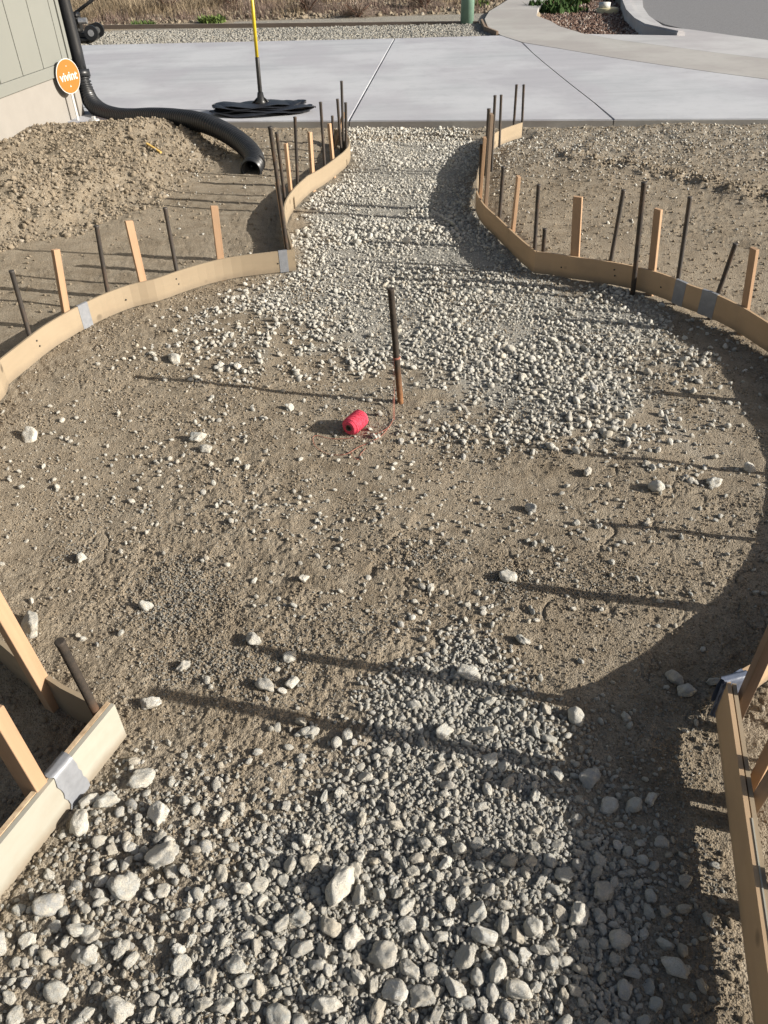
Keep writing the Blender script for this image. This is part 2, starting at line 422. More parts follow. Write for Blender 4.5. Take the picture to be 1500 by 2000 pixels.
ROAD = [edge_pt(*p) for p in [(1262, -30), (1255, -5), (1257, 12), (1268, 28), (1300, 43), (1360, 57), (1430, 67), (1500, 76), (1700, 96), (1950, 118)]]
CURB = [edge_pt(*p) for p in [(1212, -30), (1214, 4), (1222, 25), (1238, 42), (1256, 54), (1322, 69)]]
P1 = [tuple(E0-ed*4.0), tuple(J1a), tuple(J1b), tuple(FAR0-fd*3)]
P2 = [tuple(J1a), tuple(K1a), *K1, edge_pt(978, 69), tuple(J1b)]
P3 = [tuple(K1a), tuple(E1+ed*2.5), SWL[-1], *SWL[::-1][1:], *K1[::-1][1:]]
P4 = [*SWL, *SWU[::-1], *SWR, *SWLft]
P5 = [*SWU, *GUT[::-1]]
SLAB_ALL = [tuple(E0-ed*4.0), tuple(E1+ed*2.5), GUT[-1], *GUT[::-1][1:], *SWU[:1], edge_pt(978, 69), tuple(FAR0-fd*3)]

# regions of gravel (photo outlines brought down to the ground)
R_PATH = PG([(685, 246), (952, 246), (938, 290), (920, 330), (920, 390), (960, 450), (1035, 520), (1130, 560), (1240, 590), (1300, 640), (1270, 690), (1230, 740), (1200, 800), (1130, 830), (1040, 850), (960, 800),
             (880, 780), (830, 720), (700, 690), (600, 640), (520, 610), (470, 585), (540, 555), (600, 520), (600, 470), (580, 420), (620, 375), (690, 320)])
R_SCAT = PG([(480, 560), (330, 640), (320, 700), (450, 730), (600, 740), (720, 790), (820, 860), (950, 900), (1250, 905), (1420, 900), (1440, 780), (1330, 650), (1100, 560)])
R_HEAP = PG([(735, 1345), (800, 1325), (860, 1290), (905, 1235), (945, 1245), (960, 1300), (1010, 1330), (1070, 1380), (1120, 1410), (1110, 1490), (1180, 1560), (1215, 1640), (1255, 1720), (1265, 1800), (1290, 1900), (1340, 2080), (210, 2080),
             (250, 1930), (330, 1850), (350, 1740), (440, 1660), (480, 1580), (590, 1535), (690, 1480), (720, 1410)])
R_HEAP2 = PG([(100, 1560), (300, 1480), (480, 1500), (700, 1400), (1200, 1380), (1320, 1500), (1370, 1800), (1440, 2080), (-60, 2080), (60, 1750)])
def dens_fields(x, y):
    n1 = fbm(x*4, y*4, 101, 3); n2 = fbm(x*9+3, y*9, 103, 3)
    path = sstep(.10, -.14, sdf(R_PATH, x, y)+.22*n1+.1*n2)
    scat = sstep(.12, -.20, sdf(R_SCAT, x, y)+.22*n1)*sstep(-.15, .35, n2+.3*n1)
    heap = sstep(.06, -.10, sdf(R_HEAP, x, y)+.10*n1+.05*n2)
    heap2 = sstep(.06, -.14, sdf(R_HEAP2, x, y)+.10*n1)
    return path, scat, heap, heap2
# ------------------------------------------------------------------ the ground, one sheet to the horizon
def build_ground():
    angs = np.radians(np.linspace(8, 79.6, 640)); ys = list(CAM_H*np.tan(angs))
    ys = [-300, -80, -25, -8, -3, -1, -.4, -.1, .05, .14] + [y for y in ys if y > .2]
    y = ys[-1]
    while y < 26: y += .05+.012*y; ys.append(y)
    ys += [30, 36, 45, 60, 90, 140, 240, 500]
    u = np.linspace(-.60, .60, 600)
    u = np.concatenate([[-40, -12, -5, -2.4, -1.5, -1.1, -.85, -.7], u, [.7, .85, 1.1, 1.5, 2.4, 5, 12, 40]])
    ys = np.array(ys); D = np.sqrt(np.clip(ys, 0, None)**2+CAM_H**2)
    X = D[:, None]*u[None, :]; Y = np.repeat(ys[:, None], len(u), 1)
    Z = height(X, Y)
    nr, nc = X.shape; V = np.stack([X, Y, Z], -1).reshape(-1, 3)
    i = np.arange(nr-1)[:, None]*nc+np.arange(nc-1)[None, :]
    F = np.stack([i, i+1, i+nc+1, i+nc], -1).reshape(-1, 4)
    me = bpy.data.meshes.new('ground'); me.vertices.add(len(V)); me.vertices.foreach_set('co', V.ravel())
    me.loops.add(F.size); me.loops.foreach_set('vertex_index', F.ravel().astype(np.int32))
    me.polygons.add(len(F)); me.polygons.foreach_set('loop_start', np.arange(0, F.size, 4, dtype=np.int32))
    me.update(); me.validate(); me.materials.append(m_soil)
    me.polygons.foreach_set('use_smooth', [True]*len(F))
    fx, fy = X.ravel(), Y.ravel(); pa, sc_, hp_, hq_ = dens_fields(fx, fy)
    grit = np.clip(np.maximum(np.maximum(pa*.95, sc_*.45), np.maximum(hp_*.75, hq_*.25)), 0, 1)
    grit = np.maximum(grit, .8*sstep(13.0, 13.6, fy)*(fy < 16.3)*(fx < 2.2))*((fy < 8.6)|(fy > 13))*(sdf(INSIDE, fx, fy) < .02*1.0+9*(fy > 8))
    grit = np.maximum(grit, .35*(fx > .8)*sstep(5.4, 6.8, fy)*(fy < 9))
    at = me.attributes.new('grit', 'FLOAT', 'POINT'); at.data.foreach_set('value', grit.astype(np.float32))
    o = bpy.data.objects.new('ground', me); COL.objects.link(o); tag(o, kind='structure')
build_ground()
hz = lambda x, y: float(height(np.array([x]), np.array([y]))[0])

# ------------------------------------------------------------------ paving
def prism(name, poly, z0, z1, mat, parent=None, inset=0.0, bev=.006, edge_mat=None):
    P = [np.array(p) for p in poly]
    area = sum(P[i][0]*P[(i+1) % len(P)][1]-P[(i+1) % len(P)][0]*P[i][1] for i in range(len(P)))
    if area < 0: P = P[::-1]
    if inset:
        Q = []
        for i in range(len(P)):
            a, b, c = P[i-1], P[i], P[(i+1) % len(P)]
            e1 = (b-a)/max(np.linalg.norm(b-a), 1e-9); e2 = (c-b)/max(np.linalg.norm(c-b), 1e-9)
            n = np.array([-(e1+e2)[1], (e1+e2)[0]]); n /= max(np.linalg.norm(n), 1e-9)
            Q.append(b+n*inset)
        P = Q
    bm = bmesh.new()
    lo = [bm.verts.new((p[0], p[1], z0)) for p in P]; hi = [bm.verts.new((p[0], p[1], z1)) for p in P]
    top = bm.faces.new(hi); bm.faces.new(lo[::-1]); sides = []
    for i in range(len(P)):
        sides.append(bm.faces.new((lo[i], lo[(i+1) % len(P)], hi[(i+1) % len(P)], hi[i])))
    if edge_mat:
        for f in sides: f.material_index = 1
    if bev:
        bmesh.ops.bevel(bm, geom=list(top.edges), offset=bev, segments=2, affect='EDGES', clamp_overlap=True)
    o = bm_obj(name, bm, mat, parent)
    if edge_mat: o.data.materials.append(edge_mat)
    return o
drv = bpy.data.objects.new('driveway', None); COL.objects.link(drv); tag(drv, kind='structure')
for P, mat in ((P1, m_conc), (P2, m_conc), (P3, m_conc), (P5, m_gutter)):
    prism('concrete_panel', P, -.10, SLAB_Z, mat, drv, .006, .008, m_edge)
sw = bpy.data.objects.new('sidewalk', None); COL.objects.link(sw); tag(sw, kind='structure')
prism('concrete_panel', P4, -.10, SLAB_Z+.001, m_walk, sw, .006, .006)
gt = bpy.data.objects.new('curb_and_gutter', None); COL.objects.link(gt); tag(gt, kind='structure')
prism('gutter', [*GUT, *ROAD[::-1][:-5], edge_pt(1300, 50)], -.12, SLAB_Z-.012, m_gutter, gt, .003, .004)
prism('gutter', [*CURB[:-1], edge_pt(1322, 69), edge_pt(1299, 50), *ROAD[3::-1]], -.12, SLAB_Z-.016, m_gutter, gt, .003, .004)
cl = [np.array(p) for p in CURB]
def offset_line(L, d):
    out = []
    for i in range(len(L)):
        t = L[min(i+1, len(L)-1)]-L[max(i-1, 0)]; t = t/np.linalg.norm(t); out.append(L[i]+np.array([-t[1], t[0]])*d)
    return out
cr = offset_line(cl, .12)
prism('curb', [tuple(p) for p in cl]+[tuple(p) for p in cr[::-1]], -.2, SLAB_Z+.05, m_gutter, gt, 0, .02)
rp = prism('road', [*ROAD, (60, 12), (60, 60), (5.5, 60)], -.12, SLAB_Z-.03, m_asph, None, 0, 0); tag(rp, kind='structure')
bedP = prism('planting_bed', BED, -.3, -.035, m_bark, None, -.05, 0); tag(bedP, kind='structure')

ca, cb = np.array(edge_pt(298, 167)), np.array(edge_pt(432, 124)); cn = (cb-ca)/np.linalg.norm(cb-ca); cn = np.array([-cn[1], cn[0]])*.012
0 and prism('chalk_line', [ca-cn, cb-cn*.6, cb+cn*.6, ca+cn], SLAB_Z+.003, SLAB_Z+.005, mk_simple('chalk', (.55, .55, .55), .9, .1, .15, 30, 0, 0), drv, 0, 0)
# ------------------------------------------------------------------ instanced stuff
def rock_mesh(name, seed, sub=2, cuts=9, flat=(1, 1, 1), rough=.05, mat=None, smooth=False, keep=.62):
    r = random.Random(seed); bm = bmesh.new(); bmesh.ops.create_icosphere(bm, subdivisions=sub, radius=1)
    planes = []
    for _ in range(cuts):
        n = Vector((r.gauss(0, 1), r.gauss(0, 1), r.gauss(0, 1))).normalized(); planes.append((n, r.uniform(keep, .92)))
    for v in bm.verts:
        for n, d in planes:
            k = v.co.dot(n)-d
            if k > 0: v.co -= n*k
        v.co += Vector((r.gauss(0, 1), r.gauss(0, 1), r.gauss(0, 1)))*rough
        v.co = Vector((v.co.x*flat[0], v.co.y*flat[1], v.co.z*flat[2]))
    me = bpy.data.meshes.new(name); bm.to_mesh(me); bm.free()
    if mat: me.materials.append(mat)
    if smooth: me.polygons.foreach_set('use_smooth', [True]*len(me.polygons))
    return me
def protos(prefix, n, mat, **kw):
    c = bpy.data.collections.new(prefix); out = []
    for i in range(n):
        rr = random.Random(i*13+5)
        fl = (1, rr.uniform(.62, .95), rr.uniform(.5, .85))
        me = rock_mesh(prefix, i*31+3, flat=fl, mat=mat, **{k: (v[i % len(v)] if isinstance(v, list) else v) for k, v in kw.items()})
        o = bpy.data.objects.new(prefix, me); c.objects.link(o); out.append(me)
    return c, out
def scatter(name, P, R, Sc, col, ncol, label=None):
    P = np.asarray(P, float); n = len(P)
    me = bpy.data.meshes.new(name); me.vertices.add(n); me.vertices.foreach_set('co', P.ravel())
    for nm, data in (('rot', R), ('scl', Sc)):
        a = me.attributes.new(nm, 'FLOAT_VECTOR', 'POINT'); a.data.foreach_set('vector', np.asarray(data, float).ravel())
    a = me.attributes.new('pick', 'INT', 'POINT'); a.data.foreach_set('value', rng.integers(0, ncol, n).astype(np.int32))
    o = bpy.data.objects.new(name, me); COL.objects.link(o); tag(o, kind='stuff')
    if label: tag(o, label[0], label[1])
    g = bpy.data.node_groups.new(name, 'GeometryNodeTree')
    g.interface.new_socket('Geometry', in_out='INPUT', socket_type='NodeSocketGeometry')
    g.interface.new_socket('Geometry', in_out='OUTPUT', socket_type='NodeSocketGeometry')
    N = g.nodes.new; gi = N('NodeGroupInput'); go = N('NodeGroupOutput'); ip = N('GeometryNodeInstanceOnPoints'); ci = N('GeometryNodeCollectionInfo')
    ci.inputs['Collection'].default_value = col; ci.inputs['Separate Children'].default_value = True; ci.inputs['Reset Children'].default_value = True
    ip.inputs['Pick Instance'].default_value = True
    def na(nm, t):
        q = N('GeometryNodeInputNamedAttribute'); q.data_type = t; q.inputs['Name'].default_value = nm
        return [s for s in q.outputs if s.enabled and s.name == 'Attribute'][0]
    e2r = N('FunctionNodeEulerToRotation')
    L = g.links.new
    L(gi.outputs[0], ip.inputs['Points']); L(ci.outputs[0], ip.inputs['Instance'])
    L(na('pick', 'INT'), ip.inputs['Instance Index']); L(na('rot', 'FLOAT_VECTOR'), e2r.inputs[0]); L(e2r.outputs[0], ip.inputs['Rotation'])
    L(na('scl', 'FLOAT_VECTOR'), ip.inputs['Scale']); L(ip.outputs[0], go.inputs[0])
    md = o.modifiers.new('scatter', 'NODES'); md.node_group = g
    return o
def rand_rot(n, tilt=.35):
    return np.stack([rng.normal(0, tilt, n), rng.normal(0, tilt, n), rng.uniform(0, 6.283, n)], 1)

from mathutils import noise as mnoise
def hull_rock(name, seed, mat, n=15, flat=(1, .8, .65), bev=.07, round_=False, sub=3):
    """a worn broken stone: rounded-off meeting of random planes, with lumps and pits"""
    r = np.random.default_rng(seed); bm = bmesh.new(); bmesh.ops.create_icosphere(bm, subdivisions=sub, radius=1)
    k = n; q = r.normal(size=(k, 3)); q /= np.linalg.norm(q, axis=1)[:, None]
    for _ in range(12):                                    # spread the planes a little
        d = q[:, None]-q[None]; dd = (d**2).sum(-1)+np.eye(k)*9; q = q+.03*(d/dd[..., None]**1.5).sum(1); q /= np.linalg.norm(q, axis=1)[:, None]
    dist = r.uniform(.60, .98, k) if not round_ else r.uniform(.78, .98, k)
    p = 7 if round_ else r.choice([12, 18, 28]); off = Vector((seed*1.7 % 50, seed*.9 % 50, 3))
    la, lb = (.12, .04) if round_ else (.17, .085)
    for v in bm.verts:
        c = np.array(v.co); c /= np.linalg.norm(c)
        t = np.clip(q @ c, 0, None)/dist; rad = (t**p).sum()**(-1/p)
        cv = Vector(c)
        rad *= 1+la*mnoise.noise(cv*1.6+off)+lb*mnoise.noise(cv*4+off)+lb*.45*mnoise.noise(cv*9+off)
        v.co = cv*min(rad, 1.35)
    bmesh.ops.scale(bm, vec=flat, verts=bm.verts)
    me = bpy.data.meshes.new(name); bm.to_mesh(me); bm.free(); me.materials.append(mat)
    me.polygons.foreach_set('use_smooth', [True]*len(me.polygons))
    return me
def hull_protos(prefix, n, mat):
    c = bpy.data.collections.new(prefix)
    for i in range(n):
        rr = random.Random(i*17+2)
        c.objects.link(bpy.data.objects.new(prefix, hull_rock(prefix, i*29+7, mat, rr.randint(9, 15), (1, rr.uniform(.55, .95), rr.uniform(.5, .85)), .06, i % 5 == 3, 3 if i % 2 else 2)))
    return c
c_stone = hull_protos('stone', 18, m_stone); me_stone = 0
m_grit = mk_stone('fine_grit_stone', 1.15)
c_grit, _ = protos('grit', 5, m_grit, sub=1, cuts=6, rough=.05, keep=.6)
c_far, _ = protos('far_stone', 5, m_farstone, sub=1, cuts=6, rough=.05, keep=.6)
c_crumb, _ = protos('crumb', 8, m_crumb, sub=1, cuts=4, rough=.13, keep=.7, smooth=[False, True])
c_clod, _ = protos('clod', 8, m_clod, sub=2, cuts=4, rough=.07, keep=.65, smooth=[True, False])

def inside_ok(x, y, m=.02): return sdf(INSIDE, x, y) < -m

class Packer:
    def __init__(s, cell=.05): s.c = cell; s.g = {}
    def ok(s, x, y, r, f=.80):
        i, j = int(x//s.c), int(y//s.c)
        for a in (i-1, i, i+1):
            for b in (j-1, j, j+1):
                for (X, Y, R) in s.g.get((a, b), ()):
                    if (X-x)**2+(Y-y)**2 < ((R+r)*f)**2: return False
        return True
    def add(s, x, y, r): s.g.setdefault((int(x//s.c), int(y//s.c)), []).append((x, y, r))
pk = Packer(.07)

# -- single stones one can point at in the photograph: px, py of its foot, width in px, label
NAMED = [
 (296, 1388, 38, 'white angular stone right of the near left form board end, a chip beside it'),
 (518, 1352, 42, 'pale pointed stone, left one of a pair above the foreground gravel'),
 (571, 1342, 32, 'white rounded stone, right one of a pair above the foreground gravel'),
 (497, 1262, 34, 'round tan stone half buried in a ring of crumbs above the foreground gravel'),
 (567, 1290, 30, 'white oval stone just right of the round tan half buried stone'),
 (281, 1538, 46, 'greenish white wedge of stone between tape patch and foreground gravel'),
 (211, 1583, 42, 'pale grey blocky stone touching the foot of the near left board'),
 (175, 1580, 28, 'white upright pebble wedged against the near left board below its tape'),
 (157, 1628, 50, 'flat cream stone next to the near left form board'),
 (314, 1605, 42, 'cream lumpy stone at the left fringe of the foreground gravel'),
 (318, 1690, 60, 'large cracked pale cobble, biggest stone at the left of the foreground gravel'),
 (250, 1750, 50, 'tan squarish cobble below the large cracked cobble'),
 (97, 1788, 50, 'oval pinkish stone near the lower left board foot'),
 (662, 1755, 68, 'long blade shaped grey stone leaning in the foreground gravel'),
 (700, 1760, 40, 'narrow pale splinter of stone beside the long blade shaped stone'),
 (912, 1330, 48, 'grey slab like cobble at the top of the foreground gravel tongue'),
 (867, 1443, 42, 'smooth grey egg shaped cobble in the middle of the gravel tongue'),
 (1072, 1450, 30, 'tall rounded olive grey cobble at the right edge of gravel tongue'),
 (1125, 1410, 38, 'mottled white oval stone at the edge of the right hand shade'),
 (1152, 1532, 42, 'large grey boulder in the shade beside the gravel tongue'),
 (1237, 1582, 36, 'blocky grey stone in the shade, right of three stones'),
 (1190, 1578, 34, 'rounded grey stone in the shade, middle of three stones'),
 (1130, 1800, 46, 'sunlit cream wedge stone at the shade line low in the foreground'),
 (1317, 1328, 34, 'tan rounded stone in shade left of the right board corner'),
 (1342, 1352, 40, 'brown round stone in shade closest to the right board corner'),
 (1395, 1337, 26, 'dark small stone behind the brown round stone at the right corner'),
 (1338, 1725, 26, 'pale kite shaped chip alone in the dark right hand shade'),
 (992, 1135, 36, 'grey mud caked rock, largest on the bare dirt right of centre'),
 (283, 1190, 30, 'tan stone casting a shadow beside the gritty patch on the left dirt'),
 (159, 1095, 24, 'round beige pebble on the bare dirt at left'),
 (387, 866, 28, 'white blocky stone, upper of a pair on the left bare dirt'),
 (404, 886, 28, 'white angular stone, lower of a pair on the left bare dirt'),
 (594, 1135, 22, 'small white stone on bare dirt below the red spool'),
 (842, 1152, 22, 'small upright white stone on bare dirt below the steel stake'),
 (1280, 964, 32, 'flat grey white stone on the right part of the bare dirt'),
 (1392, 952, 28, 'grey stone in a small cluster near the right hand shade'),
 (1464, 925, 26, 'pale blue grey stone at the very edge of the right hand shade'),
 (1022, 1258, 28, 'white tilted stone with dark shadow above the gravel tongue'),
 (359, 1312, 30, 'flat oval beige pebble left of the round half buried stone'),
 (342, 710, 26, 'white chip on the dirt inside the left curved board'),
 (465, 722, 22, 'white stone at the left fringe of the upper gravel'),
 (730, 858, 16, 'greenish grey pebble just right of the red spool'),
 (567, 800, 18, 'small white stone on dirt above left of the red spool'),
 (61, 862, 36, 'pale flat cobble near the left picture edge inside the form'),
 (1035, 1000, 26, 'pale lumpy stone right of centre on the bare dirt'),
 (1147, 930, 22, 'whitish stone pair member on dirt below the upper gravel'),
 (60, 1235, 46, 'flat tan cobble sunk in dirt by the left wooden stake'),
 (606, 1440, 34, 'pale crusty stone left of the gravel tongue'),
 (588, 1420, 30, 'rounded white stone above the pale crusty stone'),
 (1318, 1905, 44, 'rough grey cobble at the foot of the right board in shade'),
 (110, 1950, 40, 'off white stone in the lower left corner of the gravel'),
 (240, 1985, 46, 'pale cobble at the bottom edge, left part of the gravel'),
 (745, 1880, 56, 'big lumpy grey conglomerate cobble in the lower middle gravel'),
]
objmeshes = [hull_rock('stone', 700+i*7, m_stone, 8+(i*5) % 7, (1, .60+.06*(i % 6), .52+.07*(i % 5)), .045, i % 5 == 2, 4) for i in range(16)]
def put_stone(x, y, r, label, group=None, sink=.30, k=None):
    me = objmeshes[k if k is not None else random.randrange(16)]
    o = bpy.data.objects.new('stone', me); COL.objects.link(o)
    o.location = (x, y, hz(x, y)+r*(.62-sink)); o.scale = (r, r*random.uniform(.85, 1.1), r*random.uniform(.85, 1.1))
    o.rotation_euler = (random.gauss(0, .3), random.gauss(0, .3), random.uniform(0, 6.28))
    tag(o, label, 'stone', group); return o
for i, (px, py, w, lab) in enumerate(NAMED):
    g = G(px, py-w*.15); d = np.linalg.norm(g-_C); r = w*d/FPX*.54
    put_stone(g[0], g[1]+r*.1, r, lab, 'loose stones on the dirt', k=i % 16); pk.add(g[0], g[1], r*.95)

# -- gravel: big ones first, packed
cand = []
N = 60000
ylo, yhi = .30, 1.75
xs = rng.uniform(-1.0, 1.0, N); ys_ = rng.uniform(ylo, yhi, N)
pth, sct, hp, hp2 = dens_fields(xs, ys_)
okk = inside_ok(xs, ys_, .015)
clu = fbm(xs*7, ys_*7, 301, 3)
big = []
for tier, (rmin, rmax, prob, cnt) in enumerate([(.0175, .0245, .085, 9000), (.0105, .0165, .55, 28000), (.0068, .0100, 1.0, 56000)]):
    sel = rng.integers(0, N, cnt)
    for i in sel:
        if not okk[i]: continue
        p = max(hp[i], (.17*hp2[i] if tier < 2 else .14*hp2[i]))*(.55+.9*(.5+clu[i]))
        if tier == 0 and ys_[i] > 1.2: p *= .45
        if tier == 1 and ys_[i] > 1.2: p *= .8
        if random.random() > p*prob: continue
        r = random.uniform(rmin, rmax)*(1-.22*float(ys_[i] > .85))*(1.08 if ys_[i] < .7 else 1)
        if pk.ok(xs[i], ys_[i], r): pk.add(xs[i], ys_[i], r); big.append((xs[i], ys_[i], r))
big.sort(key=lambda t: -t[2]/math.hypot(t[1], 1.6))
inv = [b for b in big if abs(b[0]) < .46*math.sqrt(b[1]**2+CAM_H**2) and b[1] > .52]
cut = set(map(id, inv[:240]))
for b in inv[:240]:
    shade = b[0]+b[1]*.08 > .46
    lab = ('grey stone in the shade of the right form board, among the foreground gravel' if shade else
           'pale grey angular stone lying in the sunlit foreground gravel' if b[1] < 1.0 else 'pale stone in the gravel tongue above the foreground gravel')
    if not shade:
        zx = 'far left' if b[0] < -.42 else 'left of centre' if b[0] < -.20 else 'centre' if b[0] < .03 else 'right of centre'
        zy = 'at the bottom edge' if b[1] < .68 else 'low down' if b[1] < .80 else 'midway' if b[1] < .95 else 'near its upper fringe'
        lab = ('large ' if b[2] > .023 else '')+'pale stone in the foreground gravel, '+zx+', '+zy
        if b[1] >= 1.15: lab = 'pale stone in the gravel tongue above the foreground gravel'
    kk = random.randrange(16); fl = (.60+.06*(kk % 6), .52+.07*(kk % 5))
    shp = 'elongated flat' if fl[0] < .7 and fl[1] < .62 else 'narrow' if fl[0] < .7 else 'flat' if fl[1] < .62 else 'round' if kk % 5 == 2 else 'blocky' if fl[0] > .8 else 'lumpy'
    lab = lab.replace('pale stone', 'pale '+shp+' stone').replace('grey stone', shp+' grey stone')
    if shade: lab = shp+' grey stone shaded by the right board, '+('close to the bottom picture edge' if b[1] < .75 else 'midway down' if b[1] < 1.0 else 'near the board corner')
    put_stone(b[0], b[1], b[2]*1.06, lab, k=kk, group= 'larger stones of the foreground gravel' if not shade else 'larger stones in the shade at right')
G_P, G_S, G_R = [], [], []
def add_inst(x, y, r, sink=.3, flat=1.0):
    G_P.append((x, y, r*(.6-sink))); G_S.append((r, r*random.uniform(.8, 1.1), r*random.uniform(.75, 1.1)*flat))
for b in big:
    if id(b) not in cut: add_inst(*b)
nfine = 70000
xs = rng.uniform(-1.0, 1.0, nfine); ys_ = rng.uniform(.3, 1.8, nfine); pth, sct, hp, hp2 = dens_fields(xs, ys_)
okk = inside_ok(xs, ys_, .01); rr = rng.uniform(.0028, .0075, nfine)
keepm = okk & (rng.random(nfine) < np.maximum(hp*.9*(.55+.8*(.5+fbm(xs*7, ys_*7, 303, 3))), .13*hp2))
for x, y, r in zip(xs[keepm], ys_[keepm], rr[keepm]): add_inst(x, y, r, .2)
# upper circle and path
n = 140000
xs = rng.uniform(-1.5, 1.75, n); ys_ = rng.uniform(1.75, 8.2, n); pth, sct, hp, hp2 = dens_fields(xs, ys_)
okk = inside_ok(xs, ys_, .012) | ((ys_ > 6.8) & (xs > J1a[0]-.05) & (xs < .85) & (sdf(SLAB_ALL, xs, ys_) > .01))
pth = np.maximum(pth, (ys_ > 6.9)*1.0)
rr = .0042+.0125*rng.random(n)**2.3+.005*(rng.random(n) < .04)*rng.random(n)*2.4
pch = fbm(xs*2.3, ys_*2.3, 311, 3)
rr = np.maximum(rr*(1.0+.75*pch+.5*fbm(xs*6, ys_*6, 313, 2)), .0032)
pr = np.clip(.92+.9*pch, .35, 1)*np.where(ys_ > 4.4, 1.0, .9)*np.maximum(pth, .34*sct*sstep(1.9, 2.9, ys_)+.10*sct)
keepm = okk & (rng.random(n) < pr)
pk2 = Packer(.05)
for x, y, r in zip(xs[keepm], ys_[keepm], rr[keepm]):
    f = .70
    if r < .008 or pk2.ok(x, y, r, f):
        if r >= .008: pk2.add(x, y, r)
        add_inst(x, y, r, .22)
# stray stones over the bare dirt
n = 7000
xs = rng.uniform(-1.6, 1.75, n); ys_ = rng.uniform(1.0, 4.3, n); okk = inside_ok(xs, ys_, .02)
cl_ = fbm(xs*3, ys_*3, 131, 3)
for x, y, c in zip(xs[okk], ys_[okk], cl_[okk]):
    if random.random() < .30+1.2*max(c, 0): add_inst(x, y, .0028+.012*random.random()**3.6, .25)
# loose clusters spilling left of and below the stake
for (px, py, sx, sy, m, big_) in [(500, 590, .10, .12, 150, .015), (430, 660, .16, .10, 110, .014), (610, 650, .14, .12, 190, .014), (700, 715, .12, .08, 120, .013), (350, 690, .12, .08, 45, .015), (520, 720, .22, .08, 70, .013),
                                  (900, 850, .14, .05, 110, .012), (1020, 850, .14, .06, 120, .013), (1250, 850, .16, .08, 120, .012), (1360, 720, .08, .12, 90, .015), (1330, 930, .12, .05, 50, .012), (560, 860, .3, .10, 60, .009), (400, 800, .2, .12, 50, .010),
                                  (850, 1000, .4, .14, 200, .008), (450, 1000, .35, .14, 150, .008), (1150, 1050, .2, .12, 90, .009), (950, 1200, .2, .05, 60, .009), (250, 900, .25, .15, 90, .009), (700, 1180, .2, .05, 60, .008), (1400, 640, .10, .12, 50, .016), (590, 1440, .08, .03, 14, .016), (300, 1640, .12, .08, 60, .017), (180, 1800, .08, .08, 50, .016)]:
    c = G(px, py)
    for _ in range(m):
        x, y = random.gauss(c[0], sx), random.gauss(c[1], sy)
        if inside_ok(np.array([x]), np.array([y]), .02)[0]: add_inst(x, y, .004+big_*random.random()**1.8, .28)
# pebbles pressed into the yard at right and along the slab
n = 34000; xs = rng.uniform(-1.9, 5.4, n); ys_ = rng.uniform(4.4, 8.25, n)
ed_ = sdf(SLAB_ALL, xs, ys_)
okk = (sdf(INSIDE, xs, ys_) > .02) & (ed_ > .008) & (xs > -1.2-.3*(ys_ > 7.5))
dn = np.maximum(.9*sstep(.30, .02, ed_), (xs > .7)*(.04+.50*sstep(5.2, 6.6, ys_+.6*fbm(xs*1.1, ys_*1.1, 171, 3))))
for x, y in zip(*[v[okk & (rng.random(n) < dn)] for v in (xs, ys_)]): add_inst(x, y, .0045+.010*random.random()**2.2, .28)
G_P = np.array(G_P); G_P[:, 2] += height(G_P[:, 0], G_P[:, 1])
scatter('gravel', G_P, rand_rot(len(G_P), .5), G_S, c_stone, 18)

